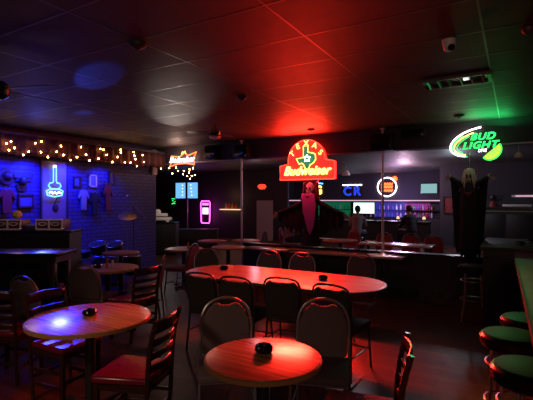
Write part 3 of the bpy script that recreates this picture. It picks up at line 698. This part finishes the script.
for s in (-1, 1):
    m = MB(); m.tube([(s * .15, 0, 1.64), (s * .42, -.03, 1.52), (s * .68, -.06, 1.42)], .05, 9, smooth=4, rad=[.05, .035, .035]); m.build('sleeve', M['cloth'] if s < 0 else M['cloth'], t)
    m = MB(); m.grid(lambda u, w: (s * (.18 + u * .50), -.03 * u + .03 * math.sin(u * 22) * w, 1.62 - u * .20 - w * (.62 - .42 * u + .05 * math.sin(u * 31))), 24, 8); m.build('cape_wing', M['cloth'], t, solid=.006)
    m = MB(); hands(m, s * .71, -.06, 1.40, s); m.build('hand', M['bone'], t)
x_, D = on_y(469, -.38)
t = thing('hanging_ghoul', 'hanging ghoul in a wide black cape with straw coloured hair, right side', 'halloween figure', (x_, -.34, 0)); t.scale = (.82, 1, 1.02)
skull(t, 2.02, M['bone'], .9)
m = MB()
for k in range(46):
    a = R(20 + 320 * k / 45) + PI / 2 * 0 ; a = R(-60 + 300 * k / 45); r0 = .05 + .03 * random.random()
    cxh, cyh = math.cos(a), math.sin(a)
    L = .22 + .14 * random.random()
    m.tube([(r0 * cxh, r0 * cyh, 2.12), (.10 * cxh, .10 * cyh, 2.06), (.13 * cxh, .11 * cyh, 2.12 - L * .7), ((.15 + .05 * random.random()) * cxh, .12 * cyh, 2.12 - L)], .008, 5, rad=[.014, .012, .010, .004])
m.sph((0, .01, 2.09), .09, (1, 1, .6), 14); m.build('hair', M['hair'], t)
m = MB()
def cape(u, w):
    e = abs(u - .5) * 2
    return ((u - .5) * (.66 - .2 * w), .02 - .05 * math.cos(u * PI) ** 2 + .022 * math.sin(u * 44) * (.4 + w), 2.0 - .16 * (1 - e) * (e > .0) * 1.0 + (.03 if e > .85 else 0) - w * (1.16 + .05 * math.sin(u * 37)))
m.grid(cape, 56, 12); m.build('cape', M['cloth'], t, solid=.008)
m = MB(); m.lathe([(.07, 1.90), (.15, 1.82), (.16, 1.5), (.18, .9)], seg=30, lob=lambda a, r, z: 1 + .06 * math.sin(8 * a))
for vv in m.b.verts: vv.co.y = vv.co.y * .45 - .05
m.build('robe', M['blackf'], t)
m = MB(); m.sph((0, -.13, 1.74), .05, (1.2, .5, .5), 10); m.tube([(-.08, -.125, 1.8), (0, -.135, 1.7), (.08, -.125, 1.8)], .012, 6, smooth=3); m.build('chest_ornament', M['redf'], t)
for s in (-1, 1):
    m = MB(); m.tube([(s * .08, -.03, 1.85), (s * .2, -.05, 1.93), (s * .33, -.05, 1.99)], .035, 8, smooth=3, rad=[.05, .04, .03]); m.build('sleeve', M['blackf'], t)
    m = MB(); hands(m, s * .35, -.05, 2.01, s); m.build('hand', M['bone'], t)
MB().tube([(0, 0, 2.1), (0, .1, 2.58)], .003, 5).build('hanging_wire', M['chrome'], t)
# ================================================================= NEXT ROOM: left part
def wall_item(name, label, cat, px, py, Y, mk, group=None, off=.0):
    x_, D = on_y(px, Y - .05); t = thing(name, label, cat, (x_, Y - off, Z(py, D)), 0, group); mk(t, D / F / .86); return t
def screen(w, h, m_):
    def f(t, s):
        MB().box((0, -.05, 0), (w * s + .05, .05, h * s + .05), bev=.008).build('bezel', M['blackg'], t)
        MB().box((0, -.079, 0), (w * s, .006, h * s)).build('display', m_, t)
        MB().box((0, -.015, 0), (.2, .03, .2)).build('wall_mount', M['black'], t)
    return f
# stand of two gaming screens
x_, D = on_y(187, 6.6)
t = thing('game_screen_stand', 'pair of tall blue screens on a pole beyond the bow tie sign', 'screens', (x_, 6.6, 0))
s = D / F / .80
for q, nm in ((-6.3, 'left'), (6.3, 'right')):
    o = MB().box((q * s, 0, Z(190.5, D)), (11.3 * s, .06, 17 * D / F), bev=.01).build('bezel', M['blackg'], t)
    MB().box((q * s, -.034, Z(190.5, D)), (10.2 * s, .006, 15.4 * D / F)).build('display', M['screenb'], o)
    m = MB()
    for k in range(4): m.box((q * s + (.12 if q < 0 else .02 * k - .1), -.039, Z(190.5, D) + .24 - .15 * k), (.07, .003, .05))
    m.build('display_icons', M['jukes'], o)
MB().cyl((0, 0.02, Z(198, D) / 2), .04, Z(198, D), 16).build('pole', M['frame'], t)
MB().cyl((0, 0.02, .02), .3, .04, 24).build('base', M['black'], t)
def juke(t, s):
    w, h = 9 * s, 21 * s * .9
    MB().box((0, -.06, 0), (w, .12, h), bev=.03).build('body', M['black'], t)
    m = MB(); m.tube([(-w * .42, -.13, -h / 2), (-w / 2, -.13, -h * .44), (-w / 2 - .03, -.13, h * .4), (-w * .44, -.13, h / 2), (w * .44, -.13, h / 2), (w / 2 + .03, -.13, h * .4), (w / 2, -.13, -h * .44), (w * .42, -.13, -h / 2)], .022, 7, closed=True); m.build('neon_tube', M['npink'], t)
    MB().box((0, -.125, .05), (w * .72, .01, h * .30), bev=.003).build('screen', M['jukes'], t)
    MB().box((0, -.125, h * .36), (w * .72, .01, h * .10)).build('title_bar', M['npink'], t)
wall_item('jukebox', 'wall mounted jukebox outlined in pink neon', 'jukebox', 206.5, 212, 7.38, juke)
def shelf_o(t, s):
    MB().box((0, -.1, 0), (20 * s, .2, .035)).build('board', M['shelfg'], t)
wall_item('lit_shelf', 'short glowing amber shelf right of the pink jukebox', 'shelf', 231, 209.5, 7.4, shelf_o)
for k, px in enumerate((225.5, 228.5, 231.5, 235)):
    x_, D = on_y(px, 7.25)
    o = MB().lathe([(0, 0), (.05, 0), (.055, .1 + .03 * (k % 2)), (.02, .18), (.02, .24), (0, .24)], seg=12).build('glass_ornament', MATS['bottle_red'] if k % 2 else BOT[0], loc=(x_, 7.3, Z(209, D) + .02))
    tag(o, ('leftmost', 'second', 'third', 'rightmost')[k] + ' small ornament on the glowing amber shelf', 'ornament', 'ornaments on the amber shelf')
o = struct('door_1', MB().box((on_y(265, 7.4)[0], 7.38, .83), (.78, .04, 1.66), bev=.01), M['pale'])
x_, D = on_y(161, 6.5)
t = thing('small_lit_sign', 'small pale green lit sign high at the left beyond the brick corner', 'sign', (x_, 7.4, 0))
MB().box((0, -.03, Z(201, D * 1.03)), (.42, .05, .42), bev=.01).build('panel', M['black'], t)
MB().tube([(-.12, -.07, Z(201, D) + .1), (.12, -.07, Z(201, D) + .12), (-.1, -.07, Z(201, D)), (.12, -.07, Z(201, D) - .02), (-.12, -.07, Z(201, D) - .14), (.1, -.07, Z(201, D) - .12)], .014, 6).build('lettering', MATS['neon_green'], t)
x_, y_ = W(162, 13.0)
t = thing('sideboard', 'black sideboard beyond the brick corner carrying the cream toy car', 'cabinet', (x_, y_, 0), face(0, 1))
MB().box((0, 0, .49), (.96, .5, .96), bev=.01).build('body', M['black'], t); MB().box((0, 0, .985), (1.0, .55, .03)).build('top', M['blackg'], t)
for s in (-1, 1): MB().box((s * .235, -.255, .5), (.45, .012, .85)).build('door', M['halfw'], t)
t = thing('cream_model', 'cream coloured rounded toy vehicle on the black sideboard', 'ornament', (x_, y_, 1.0), face(0, 1))
m = MB(); m.box((0, 0, .10), (.60, .2, .10), bev=.03); m.box((-.05, 0, .22), (.44, .18, .1), bev=.03); m.build('body', M['case'], t)
MB().sph((-.13, 0, .30), .10, (1, .8, 1), 14).build('dome', M['case'], t)
for q in (-.2, .2): MB().cyl((q, -.1, .05), .05, .04, 16, rot=(R(90), 0, 0)).build('wheel', M['case'], t)
# low shelf counter with white bits
x_, y_ = W(196, 14.5)
t = thing('service_counter', 'dark service counter in the next room below the pink jukebox', 'counter', (x_, y_, 0), face(0, 1))
MB().box((0, 0, .33), (1.5, .4, .64)).build('body', M['black'], t); MB().box((0, 0, .665), (1.56, .46, .03)).build('top', M['grey'], t)
# tables and chairs in the next room
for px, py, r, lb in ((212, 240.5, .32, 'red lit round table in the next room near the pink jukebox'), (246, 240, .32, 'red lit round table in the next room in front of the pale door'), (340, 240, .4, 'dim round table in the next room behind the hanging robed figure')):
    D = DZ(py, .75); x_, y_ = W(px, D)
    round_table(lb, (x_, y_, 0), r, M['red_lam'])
x_, y_ = W(396, 8.8)
t = thing('long_table', 'long table in the next room just beyond the low wall, pinkish sheen', 'table', (5.6, 1.35, 0))
MB().box((0, 0, .735), (1.5, .6, .03), bev=.005).build('tabletop', M['lam'], t)
for s in (-1, 1):
    for q in (-1, 1): MB().box((s * .66, q * .24, .36), (.05, .05, .72)).build('leg', M['black'], t)
for k, (x_, y_, rz, lb) in enumerate(((5.1, 2.1, PI, 'at the back left of the next room long table'), (5.7, 2.15, PI, 'at the back middle of the next room long table'), (6.25, 2.1, PI + .2, 'at the back right of the next room long table'))):
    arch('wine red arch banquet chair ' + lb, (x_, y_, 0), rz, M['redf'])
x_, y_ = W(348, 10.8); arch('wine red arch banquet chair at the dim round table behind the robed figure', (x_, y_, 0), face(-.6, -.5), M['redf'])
x_, y_ = W(256, 10.6); arch('grey arch banquet chair in the next room beside the red lit table and pale door', (x_, y_, 0), face(-.8, -.3))
# ================================================================= NEXT ROOM: bar
t = thing('back_bar', 'long back bar with lit bottle shelves along the far wall', 'back bar', (1.1, 12.6, 0))
L = 8.4
MB().box((0, -.25, .42), (L, .5, .84)).build('base_cabinet', M['black'], t)
for z in (.86, 1.20): MB().box((0, -.2, z), (L, .36, .03)).build('shelf', M['blackg'], t)
MB().box((0, -.2, 1.62), (L, .4, .06)).build('canopy', M['black'], t)
MB().box((0, -.41, 1.655), (L, .03, .045)).build('light_strip', M['ledpink'], t)
def panel(nm, pxa, pxb, m_):
    a, b = on_y(pxa, 12.5)[0], on_y(pxb, 12.5)[0]
    MB().box(((a + b) / 2 - 1.1, -.02, 1.23), (b - a, .02, .7)).build(nm, m_, t)
panel('green_backlight', 316, 350, M['bargreen']); panel('blue_backlight', 374, 405, M['barblue']); panel('violet_backlight', 405, 430, MATS['purple_cloth'])
bots = []
for k in range(6):
    b = MB(); h = .22 + .02 * (k % 3)
    b.lathe([(0, 0), (.04, 0), (.042, .02), (.042, h * .6), (.015, h * .78), (.013, h), (0, h)], seg=10)
    me = b.build('bottle', BOT[k], loc=(0, 50, 0)); bots.append(me)
zones = 'green amber clear blue red violet'.split()
n = 0
for row, z in enumerate((.878, 1.218)):
    for k in range(34):
        px = 288 + k * 4.35 + random.uniform(-.8, .8)
        x_ = on_y(px, 12.35)[0]
        kk = 1 if px < 350 and random.random() < .5 else (random.choice((3, 5, 2)) if 370 < px < 405 else random.randrange(6))
        o = bots[kk].copy(); C.objects.link(o); o.location = (x_, 12.38 + random.uniform(-.03, .03), z)
        tag(o, 'glass bottle in the crowded row on the %s back bar shelf' % ('lower', 'upper')[row], 'bottle', 'bottles on the %s back bar shelf' % ('lower', 'upper')[row]); n += 1
for b in bots: bpy.data.objects.remove(b)
# counter in front
t = thing('serving_bar', 'long dark serving bar in the next room in front of the lit bottles', 'bar counter', (3.0, 8.2, 0))
MB().box((0, 0, .88), (4.4, .55, .05), bev=.01).build('countertop', M['blackg'], t); MB().box((0, .05, .43), (4.3, .4, .85)).build('front', M['black'], t)
MB().tube([(-2.1, -.28, .15), (2.1, -.28, .15)], .02, 8).build('foot_rail', M['chrome'], t)
for px, lb in ((405, 'amber lamp glowing on the serving bar near its right end'), (424, 'amber lamp glowing on the back of the serving bar beside the violet shelf'), (398, 'small amber lamp on the serving bar under the round neon')):
    x_ = min(on_y(px, 8.2)[0], 5.1); D = on_y(px, 8.2)[1]
    o = thing('bar_lamp', lb, 'lamp', (x_, 8.2, .905)); MB().cyl((0, 0, .04), .025, .08, 10).build('stem', M['chrome'], o); MB().lathe([(0, .08), (.06, .08), (.035, .17), (0, .17)], seg=12).build('shade', M['shelfg'], o)
# screens on far wall
wall_item('television', 'pale green lit television behind the serving bar, left of the round neon', 'television', 364, 208, 12.15, screen(18, 9, M['screenw']))
wall_item('television', 'cyan lit television high on the far wall, right of the round neon', 'television', 429, 188.5, 12.6, screen(13, 8, M['screenc']))
def ring(t, s):
    r = 9.3 * s * .86
    MB().tube([(r * math.cos(2 * PI * k / 36), -.06, r * math.sin(2 * PI * k / 36)) for k in range(36)], .026, 8, closed=True).build('ring_tube', M['nwhite'], t)
    MB().cyl((0, -.02, 0), r, .03, 36, rot=(R(90), 0, 0)).build('backing', M['black'], t)
    for z in (.14, .0, -.17):
        m = MB(); m.tube([(-.27 + .06 * k, -.07, z + (.055 if k % 2 else -.055)) for k in range(10)], .022, 6, smooth=3); m.build('script_tube', M['norange'], t)
    m = MB()
    for k in range(5):
        a = 2 * PI * k / 5; m.tube([(.36, -.06, .38), (.36 + .13 * math.cos(a + .4), -.06, .38 + .13 * math.sin(a + .4)), (.36 + .13 * math.cos(a - .2), -.06, .38 + .13 * math.sin(a - .2)), (.36, -.06, .38)], .02, 6)
    m.build('flower_tube', M['norange'], t)
wall_item('round_neon_sign', 'round white neon ring with orange script and orange flower', 'neon sign', 387, 187, 12.6, ring)
def blue(t, s):
    MB().box((0, -.04, .30), (17 * s, .04, .045)).build('top_tube', M['nwhite'], t)
    text_mesh('left_letter', 'C', .62, M['nblue'], t, (-.24, -.06, -.03), outline=.014)
    text_mesh('right_letter', 'R', .62, M['nblue'], t, (.26, -.06, -.03), outline=.014)
    MB().box((0, -.01, 0), (1.0, .02, .7)).build('backing', M['black'], t)
    m = MB()
    for q in (-.24, .26): m.tube([(q, -.04, .30), (q, -.04, .2)], .015, 6)
    m.build('hangers', M['nice'], t)
wall_item('blue_neon_sign', 'blue neon sign of two letters under a white bar', 'neon sign', 352, 191, 12.6, blue)
def gold(t, s):
    MB().tube([(-.55, -.06, .26), (-.3, -.06, .32), (-.1, -.06, .26), (.2, -.06, .3), (.5, -.06, .27)], .03, 6, smooth=3).build('top_script_tube', M['nice'], t)
    text_mesh('letter', 'G', .6, M['nyel'], t, (.24, -.06, -.08), outline=.03)
    MB().box((0, -.01, 0), (1.2, .02, .75)).build('backing', M['black'], t)
wall_item('gold_neon_sign', 'yellow neon sign with icy script, partly behind the red hooded figure', 'neon sign', 314, 189, 12.6, gold)
# right section
t = thing('wall_cabinet', 'long dark cabinet along the far right wall with pale edge strip', 'cabinet', (7.9, 8.75, 0))
MB().box((0, 0, .70), (4.0, .5, 1.40)).build('body', M['halfw'], t); MB().box((0, -.02, 1.42), (4.1, .56, .05)).build('top', M['blackg'], t); MB().box((0, -.3, 1.30), (4.1, .02, .03)).build('edge_strip', mat('olive_trim', (.25, .26, .12), .5), t)
for k in range(5): MB().box((-1.6 + k * .8, -.258, .65), (.76, .012, 1.1), bev=.004).build('door', M['black'], t)
x_, _ = on_y(493, 8.7)
t = thing('dark_figurine', 'dark figurine with red base on the far right cabinet', 'ornament', (x_, 8.7, 1.445))
m = MB(); m.lathe([(0, 0), (.1, 0), (.11, .1), (.05, .2), (0, .2)], seg=16); m.build('base', M['redf'], t)
m = MB(); m.sph((0, 0, .32), .09, (1, .9, 1.1)); m.tube([(-.1, 0, .25), (-.2, 0, .45)], .02, 6); m.tube([(.1, 0, .25), (.2, 0, .45)], .02, 6); m.build('figure', M['black'], t)
x_, _ = on_y(517, 8.7)
o = MB().box((0, 0, .05), (.85, .2, .08), bev=.02).build('serving_tray', M['white'], loc=(x_, 8.7, 1.445)); tag(o, 'long pale tray on the far right cabinet', 'tray')
def post(t, s): framed(9 * s, 14 * s, M['redf'])(t, s)
wall_item('wall_poster', 'small reddish framed poster left of the straw haired ghoul', 'poster', 449, 205, 9.0, post)
def strip(t, s): MB().box((0, -.03, 0), (14 * s, .03, .03)).build('tube', M['ledpink'], t); MB().box((0, -.008, 0), (20 * s, .02, .08)).build('housing', M['white'], t)
wall_item('tube_light', 'short white tube light on the wall at the right edge', 'light', 525, 196, 9.0, strip)
for px, py, Y, lb in ((477, 183, 4.5, 'white bell shaped pendant lamp beyond the straw haired ghoul'), (519, 154, 1.2, 'small pendant lamp near the ceiling at the right edge of the opening'), (346, 172, 7.5, 'small pendant lamp beyond the opening, right of the large red sign')):
    x_, D = on_y(px, Y); z = Z(py, D)
    t = thing('pendant_lamp', lb, 'pendant lamp', (x_, Y, 0), 0, 'pendant lamps in the next room')
    r = D / F * 4.2
    MB().lathe([(0, z - r * .8), (r, z - r * .8), (r * .8, z - r * .1), (r * .3, z + r * .5), (0, z + r * .5)], seg=20).build('shade', M['white'], t)
    MB().tube([(0, 0, z), (0, 0, H)], .005, 5).build('cord', M['chrome'], t)
# hanging small things on the header, right
x_, D = on_y(464, -.03)
t = thing('thermostat', 'small pale wall box under the lime neon sign', 'wall box', (x_, -.02, 2.60)); MB().box((0, -.015, -.16), (.09, .03, .07), bev=.006).build('case', M['grey'], t)
bpy.data.objects.remove(t.children[0]) if t.children else None; bpy.data.objects.remove(t)
# ================================================================= PEOPLE
def person(label, loc, rz, shirt, seat=.6, arms=1, lean=.08):
    t = thing('person', label, 'person', loc, rz, None)
    def rem(mb, nm, m_, p, vox=.014):
        o = mb.build(nm, m_, p); k = o.modifiers.new('r', 'REMESH'); k.mode = 'VOXEL'; k.voxel_size = vox; k.use_smooth_shade = True
        k = o.modifiers.new('s', 'SMOOTH'); k.iterations = 4; return o
    h = seat
    def limbs(mb, e=0, arm=True, leg=True, torso=True):
        if torso:
            mb.tube([(0, -.02, h + .02), (0, -.03, h + .18), (0, 0 + lean * .5, h + .38), (0, lean, h + .52)], .1, 14, smooth=3, rad=[.15 + e, .135 + e, .15 + e, .16 + e, .10 + e])
            mb.tube([(-.17, lean, h + .5), (0, lean, h + .53), (.17, lean, h + .5)], .06 + e, 10)
        for s in (-1, 1):
            if arm: mb.tube([(s * .18, lean, h + .49), (s * .23, lean + .08, h + .26), (s * .17, lean + .32, h + .24)], .04, 10, smooth=3, rad=[.055 + e, .048 + e, .04 + e, .035 + e, .03 + e])
            if leg:
                mb.tube([(s * .09, 0, h + .02), (s * .13, .40, h + .03), (s * .12, .42, h - .2), (s * .12, .40, max(.06, h - .42))], .06, 10, smooth=3, rad=[.085 + e, .08 + e, .065 + e, .055 + e, .045 + e])
    m = MB(); limbs(m)
    m.tube([(0, lean, h + .5), (0, lean + .02, h + .64)], .052, 12)
    zc = h + .74; yc = lean + .04
    m.sph((0, yc, zc), .095, (.84, 1, 1.18), 20); m.sph((0, yc + .05, zc - .05), .06, (.85, .8, .9), 14)
    m.tube([(0, yc + .09, zc + .02), (0, yc + .115, zc - .02)], .013, 6)
    for s in (-1, 1):
        m.sph((s * .082, yc, zc - .01), .02, (.5, 1, 1.5), 8)
        hx_, hy_, hz_ = s * .16, lean + .37, h + .235
        m.sph((hx_, hy_, hz_), .036, (1, 1.2, .5), 10)
        for k in range(4): m.tube([(hx_ + (k - 1.5) * .017, hy_ + .02, hz_), (hx_ + (k - 1.5) * .019, hy_ + .075, hz_ + .005), (hx_ + (k - 1.5) * .019, hy_ + .10 - .008 * abs(k - 1.5), hz_ - .015)], .009, 6)
        m.tube([(hx_ - s * .02, hy_, hz_), (hx_ - s * .05, hy_ + .04, hz_)], .010, 6)
        m.sph((s * .12, .46, max(.03, h - .44)), .045, (.9, 2.2, .8), 10)
    rem(m, 'body', M['skin'], t, .011)
    m = MB(); limbs(m, .014, leg=False); rem(m, 'shirt', shirt, t)
    m = MB(); limbs(m, .014, arm=False, torso=False); m.sph((0, -.02, h + .04), .16, (1.1, .9, .7)); rem(m, 'trousers', M['jeans'], t)
    m = MB(); m.sph((0, yc - .02, zc + .03), .102, (.92, 1, 1.08), 18)
    for vv in list(m.b.verts):
        if vv.co.y > yc + .055 and vv.co.z < zc + .06: vv.co.y = yc + .02
    m.build('hair', M['brown'], t)
    m = MB()
    for s in (-1, 1): m.sph((s * .03, yc + .088, zc + .015), .011, seg=8)
    m.build('eyes', M['ash'], t)
    return t
def chair_under(label, loc, rz, h):
    return None
def seated(label, px, D, f, shirt, seat, lbl2):
    x_, y_ = W(px, D); person(label, (x_, y_, 0), f, shirt, seat)
    if seat > .62:
        o = dup(s0, lbl2, (x_, y_, 0), .3, swap={M['green']: M['blackf']})
        o.scale = (1, 1, (seat - .09) / .778)
    else:
        arch(lbl2, (x_, y_, 0), f, M['redf'])
seated('person in a dark shirt seated at the serving bar, right of the round neon', 411, 12.6, face(-.2, 1), M['shirtd'], .66, 'stool under the dark shirted person at the serving bar')
seated('person in a grey shirt seated below the pale green television', 357, 12.9, face(.4, .9), M['shirtg'], .64, 'stool under the grey shirted person below the television')
seated('person in a pale grey top seated left of the red hooded figure', 290, 11.5, face(.9, -.3), M['shirtg'], .59, 'banquet chair under the pale topped person left of the hooded figure')
# ================================================================= LIGHTS
def lamp(kind, nm, loc, col, e, size=.1, target=None, ang=60, blend=.6, spec=1):
    l = bpy.data.lights.new(nm, kind); l.color = col; l.energy = e
    if kind in ('POINT', 'SPOT'): l.shadow_soft_size = size
    if kind == 'AREA': l.size = size
    if kind == 'SPOT': l.spot_size = R(ang); l.spot_blend = blend
    l.specular_factor = spec
    o = bpy.data.objects.new(nm, l); C.objects.link(o); o.location = loc
    if target: o.rotation_euler = (Vector(target) - Vector(loc)).to_track_quat('-Z', 'Y').to_euler()
    return o
def area(nm, loc, target, col, e, sx_, sy_):
    o = lamp('AREA', nm, loc, col, e, sx_, target); o.data.shape = 'RECTANGLE'; o.data.size_y = sy_; return o
area('red_sign_glow', (sx, -.35, 2.72), (sx, -1.2, 3.8), (1, .015, .008), 72, .9, .25)
area('red_sign_room', (sx, -.32, 2.25), (6.1, -4.6, .75), (1, .018, .010), 82, 1.0, .3).data.spread = R(62)
area('green_sign_glow', (on_y(490, 0)[0], -.25, 2.80), (on_y(490, 0)[0] + .1, -.55, 3.9), (.04, 1, .22), 5.5, .6, .2)
lamp('POINT', 'bow_tie_glow', (bx, -.3, 2.72), (1, .62, .45), 7.0, .08)
for px, e in ((34, 60), (72, 60), (5, 26), (108, 16)):
    yy, _ = on_x(px, .28)
    lamp('SPOT', 'stage_blue_wash', (.36, yy, 2.36), (.012, .02, 1), e * 2.8, .05, (0, yy, 1.75), 135, .7)
lamp('POINT', 'stage_ceiling_blue', (.9, -3.6, 2.6), (.08, .14, 1), 5, .05)
lamp('POINT', 'bar_pink_up', (4.2, 8.5, 2.35), (1, .62, .85), 130, .15)
lamp('POINT', 'bar_violet', (3.2, 11.4, 1.75), (.6, .4, 1), 60, .2)
lamp('POINT', 'far_right_white', (6.3, 5.5, 2.4), (.75, .85, 1), 45, .1)
lamp('POINT', 'juke_glow', (on_y(206.5, 7.1)[0], 6.9, 1.2), (1, .08, .7), 8, .1)
lamp('POINT', 'red_next_room', (1.2, 3.5, 2.5), (1, .10, .06), 40, .15)
lamp('POINT', 'warm_fill', (8.6, -9.5, 2.3), (1, .60, .42), 70, .3)  # added ambient fill behind the camera, no fixture
lamp('SPOT', 'warm_fill_left', (5.0, -8.6, 2.85), (1, .64, .36), 150, .25, (4.95, -5.45, .7), 52, .9)  # added fill spot, warms only the larger left table
lamp('POINT', 'desk_fill', (*cc(-3.55, 5.9)[:2], 1.9), (1, .62, .7), 3.0, .1)  # added fill in front of the desk to brighten the cases
for px, py, e, a in ((97, 79, 120, 8), (84, 113, 120, 9)):
    lamp('SPOT', 'ceiling_patch_spot', (1.0, -3.3, 1.6), (.04, .09, 1), e, .02, ceil_at(px, py), a, .5)  # added spots with no fixture, throw the blue patches on the ceiling
lamp('SPOT', 'bow_tie_patch_spot', (bx + .1, -.5, 1.9), (1, .85, .75), 70, .02, ceil_at(178, 113), 17, .8)  # added spot below the sign, throws one pale patch on the ceiling
lamp('SPOT', 'table_blue_spot', (.6, -3.2, 2.3), (.02, .03, 1), 900, .12, cc(-1.72, 3.25)[:2] + (.7,), 11, .9, .12)  # added spot with no fixture, makes the blue glare on the left table
lamp('SPOT', 'ring_sheen_spot', (6.45, .9, 2.6), (1, .72, .88), 750, .06, (6.42, -2.95, .75), 8, .9)  # added spot, stands in for the neon ring's reflection on the oval table end
lamp('SPOT', 'ring_sheen_spot', (6.0, .7, 2.6), (1, .72, .88), 200, .06, (5.75, -.25, .7), 17, .9)  # same added spot for the pale sheen on the wall counter's right end
area('sign_underglow', (sx, -.62, 2.05), (sx, -.45, .8), (1, .05, .12), 3.5, .8, .1)
lamp('POINT', 'swoosh_glow', (on_y(470, 0)[0], -.75, 2.45), (.85, .95, .9), 1.0, .05)
lamp('SPOT', 'stool_green_fill', (on_y(485, 0)[0], -.3, 2.65), (.04, 1, .25), 16, .1, (7.80, -4.5, .8), 38, .9)  # added spot near the sign to turn the stool tops greener
lamp('POINT', 'amber_shelf_fill', (on_y(231, 7.1)[0], 6.95, 1.85), (1, .5, .2), 3, .05)  # added fill above the shelf to brighten its ornaments
lamp('POINT', 'next_room_left', (*W(255, 14.5), 2.3), (1, .75, .85), 10, .1)  # added fill with no fixture, lightens the pale door
lamp('POINT', 'sideboard_fill', (*W(164, 12.2), 1.7), (1, .9, .8), 9, .05)  # added fill with no fixture, brightens the cream toy
w = bpy.data.worlds.new('world'); sc.world = w; w.use_nodes = True
w.node_tree.nodes['Background'].inputs[0].default_value = (.004, .003, .005, 1)
# ================================================================= CAMERA
cam = bpy.data.cameras.new('camera'); cam.sensor_width = 36; cam.lens = 36 * F / 533; cam.clip_start = .05
co = bpy.data.objects.new('camera', cam); C.objects.link(co); co.location = (CX, CY, CH); co.rotation_euler = (R(90), 0, TH); sc.camera = co
sc.view_settings.view_transform = 'Standard'; sc.view_settings.look = 'None'; sc.view_settings.gamma = 1; sc.view_settings.exposure = 0
